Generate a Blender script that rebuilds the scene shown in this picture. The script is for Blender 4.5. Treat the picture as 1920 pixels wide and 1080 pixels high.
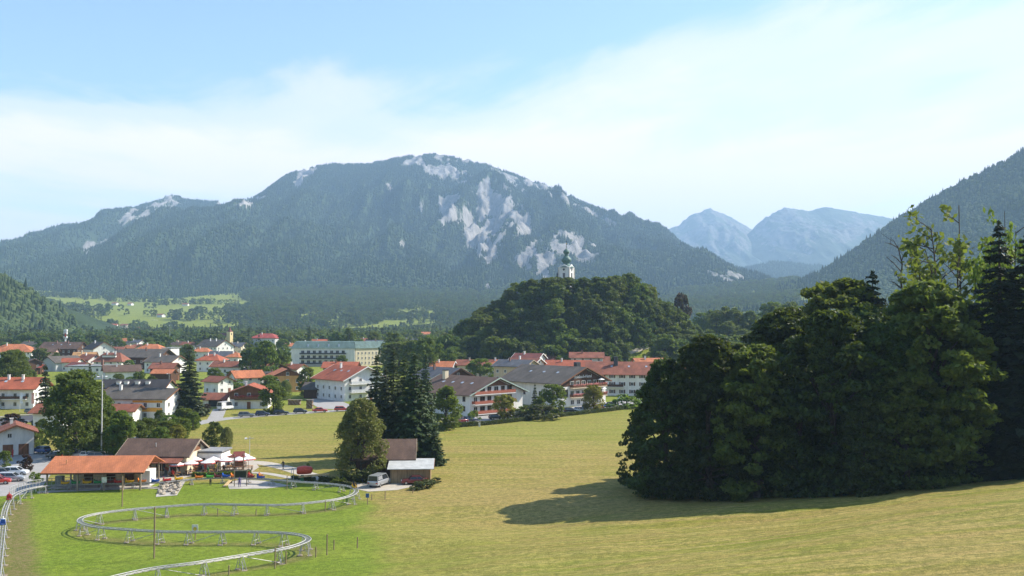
import bpy, bmesh, math, random
import numpy as np
from mathutils import Vector, Matrix
for o in list(bpy.data.objects): bpy.data.objects.remove(o)
SC = bpy.context.scene
COL = SC.collection
R = math.radians
random.seed(7)
# ------------------------------------------------------------ camera, sky, sun, exposure
F = 1844.0; CAMZ = 28.0; PITCH = math.atan(57/F)
cam = bpy.data.cameras.new('camera'); cam.sensor_width = 36; cam.lens = 36*F/1920
cam.clip_start = 0.5; cam.clip_end = 60000
camo = bpy.data.objects.new('camera', cam); COL.objects.link(camo)
camo.location = (0, 0, CAMZ); camo.rotation_euler = (math.pi/2+PITCH, 0, 0)
SC.camera = camo
SUN_EL = 40.0; SUN_AZ = 20.0            # azimuth measured from +x (right) towards +y (away)
sd = Vector((math.cos(R(SUN_EL))*math.cos(R(SUN_AZ)), math.cos(R(SUN_EL))*math.sin(R(SUN_AZ)), math.sin(R(SUN_EL))))
sun = bpy.data.lights.new('sun', 'SUN'); sun.energy = 4.6; sun.angle = R(0.5); sun.color = (1, .93, .82)
suno = bpy.data.objects.new('sun', sun); COL.objects.link(suno)
suno.rotation_euler = sd.to_track_quat('Z', 'Y').to_euler()
SC.view_settings.view_transform = 'Standard'; SC.view_settings.look = 'None'
SC.view_settings.exposure = 0.98; SC.view_settings.gamma = 1
SC.cycles.max_bounces = 5; SC.cycles.diffuse_bounces = 2; SC.cycles.glossy_bounces = 2
SC.cycles.transmission_bounces = 3; SC.cycles.volume_bounces = 1; SC.cycles.transparent_max_bounces = 6
SC.cycles.caustics_reflective = False; SC.cycles.caustics_refractive = False
W = bpy.data.worlds.new('World'); SC.world = W; W.use_nodes = True
wn = W.node_tree; wn.nodes.clear()
def N(t, typ, **kw):
    n = t.nodes.new(typ)
    for k, v in kw.items(): setattr(n, k, v)
    return n
def L(t, a, b): t.links.new(a, b)
def ramp(t, fac, stops, interp='LINEAR'):
    n = N(t, 'ShaderNodeValToRGB'); n.color_ramp.interpolation = interp
    e = n.color_ramp.elements
    while len(e) < len(stops): e.new(0.5)
    for i, (p, c) in enumerate(stops):
        e[i].position = p
        e[i].color = (c, c, c, 1) if not hasattr(c, '__len__') else (*c, 1)
    L(t, fac, n.inputs[0]); return n.outputs[0]
def mathn(t, op, a, b=None, clamp=False):
    n = N(t, 'ShaderNodeMath', operation=op); n.use_clamp = clamp
    for i, v in enumerate((a, b)):
        if v is None: continue
        if hasattr(v, 'links'): L(t, v, n.inputs[i])
        else: n.inputs[i].default_value = v
    return n.outputs[0]
def mixc(t, fac, a, b, blend='MIX'):
    n = N(t, 'ShaderNodeMix', data_type='RGBA', blend_type=blend)
    for s, v in ((n.inputs[0], fac), (n.inputs[6], a), (n.inputs[7], b)):
        if hasattr(v, 'links'): L(t, v, s)
        elif hasattr(v, '__len__'): s.default_value = (*v, 1)[:4]
        else: s.default_value = v
    return n.outputs[2]
def noise(t, vec, scale, detail=4, rough=.55, dist=0):
    n = N(t, 'ShaderNodeTexNoise'); n.inputs['Scale'].default_value = scale
    n.inputs['Detail'].default_value = detail; n.inputs['Roughness'].default_value = rough
    n.inputs['Distortion'].default_value = dist
    if vec is not None: L(t, vec, n.inputs['Vector'])
    return n.outputs['Fac']
def mapping(t, vec, scale=(1, 1, 1), rot=(0, 0, 0), loc=(0, 0, 0)):
    n = N(t, 'ShaderNodeMapping'); n.inputs['Scale'].default_value = scale
    n.inputs['Rotation'].default_value = rot; n.inputs['Location'].default_value = loc
    L(t, vec, n.inputs['Vector']); return n.outputs[0]
sky = N(wn, 'ShaderNodeTexSky', sky_type='NISHITA'); sky.sun_disc = False
sky.sun_elevation = R(SUN_EL); sky.sun_rotation = R(90-SUN_AZ)
sky.altitude = 650; sky.air_density = 1.0; sky.dust_density = .6; sky.ozone_density = 2.4
tc = N(wn, 'ShaderNodeTexCoord')
sep = N(wn, 'ShaderNodeSeparateXYZ'); L(wn, tc.outputs['Generated'], sep.inputs[0])
zc = mathn(wn, 'ADD', mathn(wn, 'MAXIMUM', sep.outputs[2], 0.0), 0.06)
cmb = N(wn, 'ShaderNodeCombineXYZ')
L(wn, mathn(wn, 'DIVIDE', sep.outputs[0], zc), cmb.inputs[0]); L(wn, mathn(wn, 'DIVIDE', sep.outputs[1], zc), cmb.inputs[1])
cl1 = noise(wn, mapping(wn, cmb.outputs[0], (.32, .16, 1), (0, 0, .25), (3.1, 1.7, 0)), 1.0, 9, .58, .5)
cl2 = noise(wn, mapping(wn, cmb.outputs[0], (1.0, .5, 1), (0, 0, -.35), (9, 4, 0)), 1.6, 7, .6, 1.0)
low = ramp(wn, sep.outputs[2], [(0.0, 1.0), (.135, .80), (.205, .30), (.30, .06), (1.0, .03)])
cov = mathn(wn, 'ADD', mathn(wn, 'ADD', mathn(wn, 'MULTIPLY', cl1, 1.5), mathn(wn, 'MULTIPLY', cl2, .25)), mathn(wn, 'MULTIPLY', low, .62))
cmask = ramp(wn, mathn(wn, 'MULTIPLY', cov, .6), [(.63, 0), (.71, .5), (.83, .97)], 'EASE')
cloudy = mixc(wn, cmask, sky.outputs[0], (6.0, 5.2, 4.95))
bg = N(wn, 'ShaderNodeBackground'); bg.inputs[1].default_value = .125
L(wn, cloudy, bg.inputs[0])
wo = N(wn, 'ShaderNodeOutputWorld'); L(wn, bg.outputs[0], wo.inputs[0])
# ------------------------------------------------------------ materials
def srgb(r, g, b): return tuple(((c/255)/12.92 if c/255 < .04045 else ((c/255+.055)/1.055)**2.4) for c in (r, g, b))
MATS = {}
def new_mat(name):
    m = bpy.data.materials.new(name); m.use_nodes = True
    t = m.node_tree; b = t.nodes['Principled BSDF']; return m, t, b
def plain(name, c, rough=.7, metal=0, var=.12, scale=3.0, bump=0, spec=.4):
    k = ('p', name)
    if k in MATS: return MATS[k]
    m, t, b = new_mat(name); g = N(t, 'ShaderNodeTexCoord')
    f = noise(t, g.outputs['Object'], scale, 5, .6)
    d = tuple(x*(1-var*2.2) for x in c); h = tuple(min(1, x*(1+var)) for x in c)
    L(t, mixc(t, ramp(t, f, [(.3, 0), (.7, 1)]), d, h), b.inputs['Base Color'])
    b.inputs['Roughness'].default_value = rough; b.inputs['Metallic'].default_value = metal
    b.inputs['Specular IOR Level'].default_value = spec
    if bump:
        bn = N(t, 'ShaderNodeBump'); bn.inputs['Strength'].default_value = bump; bn.inputs['Distance'].default_value = .05
        L(t, noise(t, g.outputs['Object'], scale*6, 4), bn.inputs['Height']); L(t, bn.outputs[0], b.inputs['Normal'])
    MATS[k] = m; return m
def roof_mat(name, c, rows=True):
    k = ('r', name)
    if k in MATS: return MATS[k]
    m, t, b = new_mat(name); g = N(t, 'ShaderNodeTexCoord'); o = N(t, 'ShaderNodeObjectInfo')
    big = noise(t, mapping(t, g.outputs['Object'], (.5, .18, .5)), 1.0, 5, .6)
    fin = noise(t, g.outputs['Object'], 4.0, 4, .7)
    col = mixc(t, ramp(t, big, [(.32, 0), (.7, 1)]), tuple(x*.62 for x in c), tuple(min(1, x*1.18) for x in c))
    col = mixc(t, ramp(t, fin, [(.35, .0), (.75, .5)]), col, tuple(x*.5+.02 for x in c))
    br = N(t, 'ShaderNodeTexBrick'); br.inputs['Scale'].default_value = 1.0
    br.inputs['Brick Width'].default_value = .3; br.inputs['Row Height'].default_value = .36; br.inputs['Mortar Size'].default_value = .03
    br.inputs['Color1'].default_value = (1, 1, 1, 1); br.inputs['Color2'].default_value = (.72, .72, .72, 1); br.inputs['Mortar'].default_value = (.45, .45, .45, 1)
    L(t, g.outputs['Object'], br.inputs['Vector'])
    col = mixc(t, .55 if rows else .15, col, br.outputs[0], 'MULTIPLY')
    L(t, col, b.inputs['Base Color']); b.inputs['Roughness'].default_value = .8; b.inputs['Specular IOR Level'].default_value = .25
    bn = N(t, 'ShaderNodeBump'); bn.inputs['Strength'].default_value = .5; bn.inputs['Distance'].default_value = .04
    L(t, br.outputs['Fac'], bn.inputs['Height']); bn.invert = True; L(t, bn.outputs[0], b.inputs['Normal'])
    MATS[k] = m; return m
def wall_mat(name, c):
    k = ('w', name)
    if k in MATS: return MATS[k]
    m, t, b = new_mat(name); g = N(t, 'ShaderNodeTexCoord')
    f = noise(t, mapping(t, g.outputs['Object'], (1, 1, .25)), 1.1, 6, .65)
    L(t, mixc(t, ramp(t, f, [(.35, 0), (.62, 1)]), tuple(x*.82 for x in c), c), b.inputs['Base Color'])
    b.inputs['Roughness'].default_value = .9; b.inputs['Specular IOR Level'].default_value = .15
    MATS[k] = m; return m
def wood_mat(name, c, board=.18):
    k = ('wd', name)
    if k in MATS: return MATS[k]
    m, t, b = new_mat(name); g = N(t, 'ShaderNodeTexCoord')
    f = noise(t, mapping(t, g.outputs['Object'], (1/board, 1/board, .4)), 1.0, 4, .6)
    L(t, mixc(t, ramp(t, f, [(.3, 0), (.7, 1)]), tuple(x*.55 for x in c), tuple(x*1.2 for x in c)), b.inputs['Base Color'])
    b.inputs['Roughness'].default_value = .85; b.inputs['Specular IOR Level'].default_value = .2
    MATS[k] = m; return m
def leaf_mat(name, a, b2, trans=.3, rough=.6):
    k = ('l', name)
    if k in MATS: return MATS[k]
    m, t, b = new_mat(name); ge = N(t, 'ShaderNodeNewGeometry'); oi = N(t, 'ShaderNodeObjectInfo')
    col = mixc(t, ge.outputs['Random Per Island'], a, b2)
    hs = N(t, 'ShaderNodeHueSaturation'); L(t, col, hs.inputs['Color'])
    L(t, mathn(t, 'ADD', mathn(t, 'MULTIPLY', oi.outputs['Random'], .05), .475), hs.inputs['Hue'])
    L(t, mathn(t, 'ADD', mathn(t, 'MULTIPLY', oi.outputs['Random'], .5), .75), hs.inputs['Value'])
    L(t, hs.outputs[0], b.inputs['Base Color']); b.inputs['Roughness'].default_value = rough; b.inputs['Specular IOR Level'].default_value = .25
    tr = N(t, 'ShaderNodeBsdfTranslucent'); L(t, mixc(t, .5, hs.outputs[0], (.25, .32, .03)), tr.inputs[0])
    ms = N(t, 'ShaderNodeMixShader'); ms.inputs[0].default_value = trans
    L(t, b.outputs[0], ms.inputs[1]); L(t, tr.outputs[0], ms.inputs[2])
    L(t, ms.outputs[0], t.nodes['Material Output'].inputs[0])
    MATS[k] = m; return m
WHITE = (.78, .76, .71); CREAM = (.72, .62, .44); BEIGE = (.62, .47, .32)
def wallm(n):
    return {'white': lambda: wall_mat('white_render', WHITE), 'cream': lambda: wall_mat('cream_render', CREAM), 'beige': lambda: wall_mat('beige_render', BEIGE),
            'grey': lambda: wall_mat('grey_render', (.5, .5, .5)), 'wood': lambda: wood_mat('dark_wood', (.10, .05, .028)), 'orange': lambda: wall_mat('orange_render', (.62, .33, .12)),
            'yellow': lambda: wall_mat('yellow_render', (.75, .6, .3)), 'tan': lambda: wood_mat('tan_wood', (.36, .25, .14)), 'pink': lambda: wall_mat('pink_render', (.6, .38, .32))}[n]()
ROOFC = {'red': (.46, .125, .06), 'orange': (.58, .20, .085), 'rust': (.30, .105, .06), 'brown': (.15, .092, .066), 'greybrown': (.135, .115, .095), 'dark': (.05, .045, .046),
         'slate': (.10, .105, .12), 'maroon': (.22, .07, .055), 'copper': (.13, .20, .18), 'grey': (.34, .34, .34), 'tan': (.62, .34, .14), 'crimson': (.42, .08, .06)}
def roofm(n): return roof_mat('roof_'+n, ROOFC[n], n not in ('grey', 'copper', 'slate'))
GLASS = plain('window_glass', (.025, .03, .036), .12, var=.05, spec=.6)
FRAME = plain('white_frame', (.72, .7, .66), .6, var=.04)
WOODD = wood_mat('dark_wood', (.10, .05, .028)); WOODM = wood_mat('brown_wood', (.22, .10, .05)); WOODG = wood_mat('grey_wood', (.34, .27, .2))
STEEL = plain('galvanised_steel', (.46, .45, .43), .6, .3, var=.15); DARKM = plain('dark_metal', (.05, .05, .055), .5, .3)
TYRE = plain('tyre', (.018, .018, .018), .85); RIM = plain('rim', (.4, .4, .42), .35, .8)
BARK = plain('bark', (.085, .062, .045), .95, var=.3, scale=2.5, bump=.6)
def paint(name, c, metal=.2):
    k = ('c', name)
    if k in MATS: return MATS[k]
    m, t, b = new_mat('paint_'+name); b.inputs['Base Color'].default_value = (*c, 1)
    g = N(t, 'ShaderNodeTexCoord'); f = noise(t, g.outputs['Object'], 2.5, 5)
    L(t, mixc(t, ramp(t, f, [(.4, 0), (.8, .35)]), c, tuple(x*.7+.03 for x in c)), b.inputs['Base Color'])
    b.inputs['Roughness'].default_value = .32; b.inputs['Metallic'].default_value = metal; b.inputs['Coat Weight'].default_value = .5
    MATS[k] = m; return m
# ------------------------------------------------------------ mesh helpers
def tag(o, label=None, cat=None, group=None, kind=None):
    for k, v in (('label', label), ('category', cat), ('group', group), ('kind', kind)):
        if v: o[k] = v
    return o
def empty(name, loc, rz=0, label=None, cat=None, group=None):
    o = bpy.data.objects.new(name, None); COL.objects.link(o); o.location = loc; o.rotation_euler = (0, 0, rz); o.empty_display_size = .3
    return tag(o, label, cat, group)
def link(name, me, parent=None, loc=None, rot=None, scale=None):
    o = bpy.data.objects.new(name, me); COL.objects.link(o)
    if parent: o.parent = parent
    if loc is not None: o.location = loc
    if rot is not None: o.rotation_euler = rot
    if scale is not None: o.scale = scale
    return o
def np_mesh(name, V, Fq, mats=(), mi=None, smooth=False):
    V = np.asarray(V, np.float32).reshape(-1, 3); Fq = np.asarray(Fq, np.int32); k = Fq.shape[1]
    me = bpy.data.meshes.new(name); me.vertices.add(len(V)); me.vertices.foreach_set('co', V.ravel())
    me.loops.add(Fq.size); me.loops.foreach_set('vertex_index', Fq.ravel())
    me.polygons.add(len(Fq)); me.polygons.foreach_set('loop_start', np.arange(0, Fq.size, k, dtype=np.int32))
    me.polygons.foreach_set('loop_total', np.full(len(Fq), k, np.int32))
    if mi is not None: me.polygons.foreach_set('material_index', np.asarray(mi, np.int32))
    if smooth: me.polygons.foreach_set('use_smooth', np.ones(len(Fq), bool))
    for m in mats: me.materials.append(m)
    me.update(calc_edges=True); return me
class MB:
    def __init__(s): s.v = []; s.f = []; s.m = []
    def face(s, pts, m=0):
        n = len(s.v); s.v += [tuple(p) for p in pts]; s.f.append(tuple(range(n, n+len(pts)))); s.m.append(m); return s
    def box(s, c, d, m=0, rz=0, rx=0, ry=0):
        M = Matrix.Translation(c) @ Matrix.Rotation(rz, 4, 'Z') @ Matrix.Rotation(ry, 4, 'Y') @ Matrix.Rotation(rx, 4, 'X')
        n = len(s.v)
        for z in (-.5, .5):
            for x, y in ((-.5, -.5), (.5, -.5), (.5, .5), (-.5, .5)): s.v.append(tuple(M @ Vector((x*d[0], y*d[1], z*d[2]))))
        for f in ((3, 2, 1, 0), (4, 5, 6, 7), (0, 1, 5, 4), (1, 2, 6, 5), (2, 3, 7, 6), (3, 0, 4, 7)): s.f.append(tuple(n+i for i in f)); s.m.append(m)
        return s
    def prism(s, prof, a, b, axis='x', m=0):     # extrude 2-D profile (u,z) from a to b
        n = len(s.v); k = len(prof)
        for w in (a, b):
            for u, z in prof: s.v.append((w, u, z) if axis == 'x' else (u, w, z))
        s.f.append(tuple(range(n+k-1, n-1, -1))); s.m.append(m); s.f.append(tuple(range(n+k, n+2*k))); s.m.append(m)
        for i in range(k): s.f.append((n+i, n+(i+1) % k, n+k+(i+1) % k, n+k+i)); s.m.append(m)
        return s
    def tube(s, pts, r, k=6, m=0, caps=True):
        pts = [Vector(p) for p in pts]; rr = r if hasattr(r, '__len__') else [r]*len(pts); n = len(s.v)
        for i, p in enumerate(pts):
            d = (pts[min(i+1, len(pts)-1)]-pts[max(i-1, 0)]).normalized()
            u = d.cross(Vector((0, 0, 1)) if abs(d.z) < .95 else Vector((1, 0, 0))).normalized(); w = d.cross(u)
            for j in range(k):
                a = 2*math.pi*j/k; s.v.append(tuple(p+(u*math.cos(a)+w*math.sin(a))*rr[i]))
        for i in range(len(pts)-1):
            for j in range(k): s.f.append((n+i*k+j, n+(i+1)*k+j, n+(i+1)*k+(j+1) % k, n+i*k+(j+1) % k)); s.m.append(m)
        if caps:
            s.f.append(tuple(n+j for j in range(k))); s.m.append(m)
            e = n+(len(pts)-1)*k; s.f.append(tuple(e+j for j in range(k-1, -1, -1))); s.m.append(m)
        return s
    def lathe(s, prof, k=12, c=(0, 0, 0), m=0, ph=0):
        n = len(s.v)
        for r, z in prof:
            for j in range(k):
                a = 2*math.pi*j/k+ph; s.v.append((c[0]+r*math.cos(a), c[1]+r*math.sin(a), c[2]+z))
        for i in range(len(prof)-1):
            for j in range(k): s.f.append((n+i*k+j, n+i*k+(j+1) % k, n+(i+1)*k+(j+1) % k, n+(i+1)*k+j)); s.m.append(m)
        return s
    def mesh(s, name, mats, smooth=False, fix=True):
        me = bpy.data.meshes.new(name); me.from_pydata(s.v, [], s.f)
        for m in (mats if hasattr(mats, '__len__') else [mats]): me.materials.append(m)
        me.polygons.foreach_set('material_index', s.m)
        if smooth: me.polygons.foreach_set('use_smooth', [True]*len(s.f))
        if fix:
            bm = bmesh.new(); bm.from_mesh(me); bmesh.ops.recalc_face_normals(bm, faces=bm.faces); bm.to_mesh(me); bm.free()
        me.update(); return me
    def build(s, name, mats, parent=None, loc=None, rot=None, smooth=False):
        return link(name, s.mesh(name, mats, smooth), parent, loc, rot)
# ------------------------------------------------------------ numpy noise
def _h(ix, iy, seed):
    n = (ix.astype(np.int64)*374761393 + iy.astype(np.int64)*668265263 + seed*1274126177) & 0x7fffffff
    n = ((n ^ (n >> 13))*1274126177) & 0x7fffffff
    return ((n ^ (n >> 16)) & 0xffff)/65535.0
def vnoise(x, y, seed=0):
    x = np.asarray(x, float); y = np.asarray(y, float); ix = np.floor(x); iy = np.floor(y); fx = x-ix; fy = y-iy
    fx = fx*fx*(3-2*fx); fy = fy*fy*(3-2*fy)
    a = _h(ix, iy, seed); b = _h(ix+1, iy, seed); c = _h(ix, iy+1, seed); d = _h(ix+1, iy+1, seed)
    return (a*(1-fx)+b*fx)*(1-fy)+(c*(1-fx)+d*fx)*fy
def fbm(x, y, oct=5, seed=0, gain=.5, ridged=False):
    s = 0; a = 1; tot = 0
    for i in range(oct):
        n = vnoise(x*2**i+i*17.3, y*2**i+i*9.1, seed+i)
        if ridged: n = 1-np.abs(2*n-1)
        s = s+n*a; tot += a; a *= gain
    return s/tot
def sstep(a, b, x): t = np.clip((x-a)/(b-a), 0, 1); return t*t*(3-2*t)
# ------------------------------------------------------------ terrain
MOUND = (37.0, 538.0, 80.0, 33.0)
UK = [-400, -150, -138, -115, -100, -88, -63, -51, -29, 0, 60, 200]
UV = [0, 0, 0.05, 1.2, 2.5, 3.3, 6.8, 9.6, 13.0, 21.0, 34, 50]
_uu = np.linspace(-400, 200, 1201); _vv = np.interp(_uu, UK, UV); _k = np.ones(25)/25
_vv = np.convolve(np.pad(_vv, 12, 'edge'), _k, 'valid'); _vv = np.where(_uu < -146, 0, _vv)
def Hn(x, y):
    x = np.asarray(x, float); y = np.asarray(y, float)
    u = .6*x-.8*y
    z = np.interp(u, _uu, _vv)
    near = sstep(-142, -110, u)
    z = z + near*((fbm(x/22, y/14, 3, 5)-.5)*1.3 + (fbm(x/5, y/5, 3, 8)-.5)*.25)
    z = z - 1.3*np.exp(-(((x-1)/11)**2+((y-128)/9)**2))*near
    r = np.hypot((x-MOUND[0])/1.0, (y-MOUND[1])/.95)/MOUND[2]
    z = z + MOUND[3]*sstep(1.0, .30, r)
    z = z + 19*sstep(1.0, .2, np.hypot((x-175)/110, (y-640)/120))
    z = z + np.clip(y-1500, 0, 1500)*.075*sstep(1500, 1900, y)*(.75+.5*fbm(x/500, y/500, 3, 3))
    z = z + 60*sstep(350, 900, x)*sstep(500, 1000, y)*.6
    return z
def Hs(x, y): return float(Hn(np.array([x]), np.array([y]))[0])
CP, SP = math.cos(PITCH), math.sin(PITCH)
def ray(px, py):
    v = (540-py)/F; return ((px-960)/F, CP-SP*v, SP+CP*v)
def at(px, py, D):
    d = ray(px, py); k = D/d[1]; return Vector((d[0]*k, D, CAMZ+d[2]*k))
def atz(px, py, z):
    d = ray(px, py); k = (z-CAMZ)/d[2]; return Vector((d[0]*k, d[1]*k, z))
_ys = np.concatenate([np.arange(30, 400, .5), np.arange(400, 1500, 2), np.arange(1500, 6000, 10)])
def gnd(px, py, dz=0):
    d = ray(px, py); k = _ys/d[1]; z = CAMZ+d[2]*k; h = Hn(d[0]*k, _ys)+dz
    i = np.argmax(z <= h)
    if i == 0: i = len(_ys)-1
    y0, y1 = _ys[i-1], _ys[i]; a = z[i-1]-h[i-1]; b = z[i]-h[i]; y = y0+(y1-y0)*(a/(a-b) if a != b else 0)
    x = d[0]*y/d[1]; return Vector((x, y, Hs(x, y)+dz))
def proj(x, y, z):
    x = np.asarray(x, float); dz = z-CAMZ; fw = y*CP+dz*SP; up = -y*SP+dz*CP
    return 960+F*x/fw, 540-F*up/fw
# ------------------------------------------------------------ coaster track line (pixel list -> ground)
TR = [(205,1083),(283,1066),(367,1055),(467,1039),(533,1028),(565,1019),(578,1011),(567,1004),(533,999),(467,996.5),(367,997),(300,996),(233,992),(183,988),(157,982),(149,976),(158,969),(187,962),(233,956),(300,950),(383,945),(467,946),(533,946),(600,940),(640,934),(662,927),(668,919),(655,912),(620,907),(560,903),(500,898),(450,896),(400,896),(340,900),(300,904),(250,905.5),(180,907),(110,909),(70,913),(40,921),(20,934),(8,960),(4,1000),(-6,1083)]
TRZ = [1.5]*22+[1.4]*5+[1.1]*3+[.9]*8+[1.3, 1.6, 1.7, 1.4, 1.2, 1.2]
def smooth_line(P, n=6):
    P = [Vector(p) for p in P]; out = []
    for i in range(len(P)-1):
        p0, p1, p2, p3 = P[max(i-1, 0)], P[i], P[i+1], P[min(i+2, len(P)-1)]
        for j in range(n):
            t = j/n; out.append(.5*((2*p1)+(p2-p0)*t+(2*p0-5*p1+4*p2-p3)*t*t+(3*p1-p0-3*p2+p3)*t**3))
    out.append(P[-1]); return out
TRACK = smooth_line([gnd(px, py, dz) for (px, py), dz in zip(TR, TRZ)])
_tk = np.array([(p.x, p.y) for p in TRACK])
def track_dist(x, y):
    d = np.full(x.shape, 1e9)
    for i in range(len(_tk)-1):
        a = _tk[i]; b = _tk[i+1]; ab = b-a; l2 = max(ab@ab, 1e-9)
        t = np.clip(((x-a[0])*ab[0]+(y-a[1])*ab[1])/l2, 0, 1)
        d = np.minimum(d, np.hypot(x-a[0]-t*ab[0], y-a[1]-t*ab[1]))
    return d
# ------------------------------------------------------------ ground sheet
def axis(lo, hi, step, far, g):
    a = list(np.arange(lo, hi, step)); s = step; v = a[-1]
    while v < far: s *= g; v += s; a.append(v)
    return a
def build_ground():
    xp = axis(0, 130, 1.1, 11500, 1.07); xs = np.array([-v for v in xp[:0:-1]]+xp)
    yp = axis(28, 330, 1.1, 11500, 1.035); yb = [28-12*i for i in range(1, 9)]+[-90-600*i for i in range(1, 6)]
    ys = np.array(yb[::-1]+yp)
    X, Y = np.meshgrid(xs, ys); Z = Hn(X, Y)
    Z = np.where(Y < 0, np.maximum(Z, 20), Z)
    nx, ny = len(xs), len(ys); idx = np.arange(nx*ny).reshape(ny, nx)
    Q = np.stack([idx[:-1, :-1], idx[:-1, 1:], idx[1:, 1:], idx[1:, :-1]], -1).reshape(-1, 4)
    m, t, b = new_mat('meadow_grass')
    me = np_mesh('ground', np.stack([X, Y, Z], -1), Q, [m], smooth=True)
    x = X.ravel(); y = Y.ravel()
    wob = (fbm(x/9, y/9, 4, 21)-.5)
    edge = -21+(150-y)*.16+wob*9
    lawn = sstep(2.5, -2.5, x-edge)*sstep(172, 166, y)*sstep(60, 80, y)
    lawn = np.maximum(lawn, .75*sstep(305, 325, y)); lawn = np.maximum(lawn, .38*sstep(195, 260, y))
    soft = .55*sstep(34, -14, x-edge)*sstep(150, 112, y)             # half green fringe of the lawn
    # dry hay zone on the hollow and bare worn strips
    dry = .8*np.exp(-(((x-4)/22)**2+((y-150)/26)**2)) + .55*np.exp(-(((x-32-.25*(y-70))/7)**2+((y-72)/20)**2))
    dry = dry + .35*sstep(165, 190, y)*sstep(320, 270, y)*fbm(x/40, y/8, 3, 31)
    td = track_dist(x, y); worn = np.where(y < 170, .75*sstep(1.9, .5, td+wob*1.2), 0)*sstep(140, 128, y+0*x-14*(x < -20))
    a = np.array([-75.5, 150.0]); c = np.array([-52.0, 104.0]); ac = (c-a)/np.linalg.norm(c-a)
    pd = np.abs((x-a[0])*(-ac[1])+(y-a[1])*ac[0]+wob*1.2-.4)
    strip = sstep(2.3, 1.2, pd)*(y < 152)*(y > 60)
    path = np.maximum(worn, strip)
    for nm, arr in (('lawn', np.clip(lawn+soft*(1-lawn), 0, 1)), ('dry', np.clip(dry*(1-lawn), 0, 1)), ('worn', path)):
        at_ = me.attributes.new(nm, 'FLOAT', 'POINT'); at_.data.foreach_set('value', arr.astype(np.float32))
    def attr(n): q = N(t, 'ShaderNodeAttribute'); q.attribute_name = n; return q.outputs['Fac']
    g = N(t, 'ShaderNodeNewGeometry').outputs['Position']
    n1 = noise(t, g, .09, 6, .62); n2 = noise(t, g, 1.3, 6, .72); n3 = noise(t, g, 6.5, 3, .75)
    st = noise(t, mapping(t, g, (.035, .42, .2), (0, 0, .12)), 1.0, 5, .6, .6)
    st2 = noise(t, mapping(t, g, (.10, 1.15, .3), (0, 0, -.22)), 1.0, 5, .65, .4)
    mead = mixc(t, ramp(t, n1, [(.3, 0), (.7, 1)]), (.275, .270, .030), (.385, .325, .070))
    mead = mixc(t, ramp(t, st, [(.40, 0), (.58, .85)]), mead, (.52, .395, .135))
    mead = mixc(t, ramp(t, st2, [(.50, 0), (.66, .7)]), mead, (.17, .19, .022))
    st3 = noise(t, mapping(t, g, (.05, .22, .2), (0, 0, .55), (7, 3, 0)), 1.0, 6, .68, 1.2)
    mead = mixc(t, ramp(t, st3, [(.46, 0), (.62, .7)]), mead, (.40, .265, .095))
    mead = mixc(t, ramp(t, st3, [(.34, .65), (.46, 0)]), mead, (.175, .215, .022))
    lawnc = mixc(t, ramp(t, n1, [(.35, 0), (.65, 1)]), (.180, .270, .018), (.265, .335, .036))
    lawnc = mixc(t, ramp(t, n2, [(.5, 0), (.75, .45)]), lawnc, (.24, .26, .05))
    col = mixc(t, attr('lawn'), mead, lawnc)
    col = mixc(t, mathn(t, 'MULTIPLY', attr('dry'), ramp(t, st, [(.25, .5), (.6, 1)])), col, (.46, .33, .12))
    col = mixc(t, mathn(t, 'MULTIPLY', attr('worn'), ramp(t, n2, [(.3, .35), (.6, 1)])), col, (.24, .175, .085))
    col = mixc(t, ramp(t, n2, [(.42, .55), (.62, 0)]), col, (.07, .085, .014))
    col = mixc(t, ramp(t, n3, [(.38, .5), (.55, 0), (.72, .0)]), col, (.06, .07, .015))
    col = mixc(t, ramp(t, n3, [(.58, 0), (.75, .35)]), col, (.36, .30, .13))
    L(t, col, b.inputs['Base Color']); b.inputs['Roughness'].default_value = .95; b.inputs['Specular IOR Level'].default_value = .1
    bn = N(t, 'ShaderNodeBump'); bn.inputs['Strength'].default_value = .8; bn.inputs['Distance'].default_value = .22
    L(t, mathn(t, 'ADD', n2, mathn(t, 'MULTIPLY', n3, .5)), bn.inputs['Height']); L(t, bn.outputs[0], b.inputs['Normal'])
    tag(link('ground', me), kind='structure')
build_ground()
# ------------------------------------------------------------ mountains
def mountain_mat(name, floor_c, rock_c):
    m, t, b = new_mat(name); q = N(t, 'ShaderNodeAttribute'); q.attribute_name = 'rock'
    g = N(t, 'ShaderNodeNewGeometry').outputs['Position']
    n = noise(t, mapping(t, g, (1, .5, .22)), .034, 9, .72, .6); n2 = noise(t, g, .006, 6, .6)
    rc = mixc(t, ramp(t, n, [(.36, 0), (.62, 1)]), tuple(c*.42 for c in rock_c), rock_c)
    fc = mixc(t, ramp(t, n2, [(.35, 0), (.7, 1)]), floor_c, tuple(c*1.9 for c in floor_c))
    e = mathn(t, 'ADD', q.outputs['Fac'], mathn(t, 'MULTIPLY', mathn(t, 'SUBTRACT', n, .5), 2.4))
    L(t, mixc(t, ramp(t, e, [(.42, 0), (.58, 1)]), fc, rc), b.inputs['Base Color'])
    b.inputs['Roughness'].default_value = .95; b.inputs['Specular IOR Level'].default_value = .1
    bn = N(t, 'ShaderNodeBump'); bn.inputs['Strength'].default_value = .9; bn.inputs['Distance'].default_value = 14
    L(t, n, bn.inputs['Height']); L(t, bn.outputs[0], b.inputs['Normal'])
    return m
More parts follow.
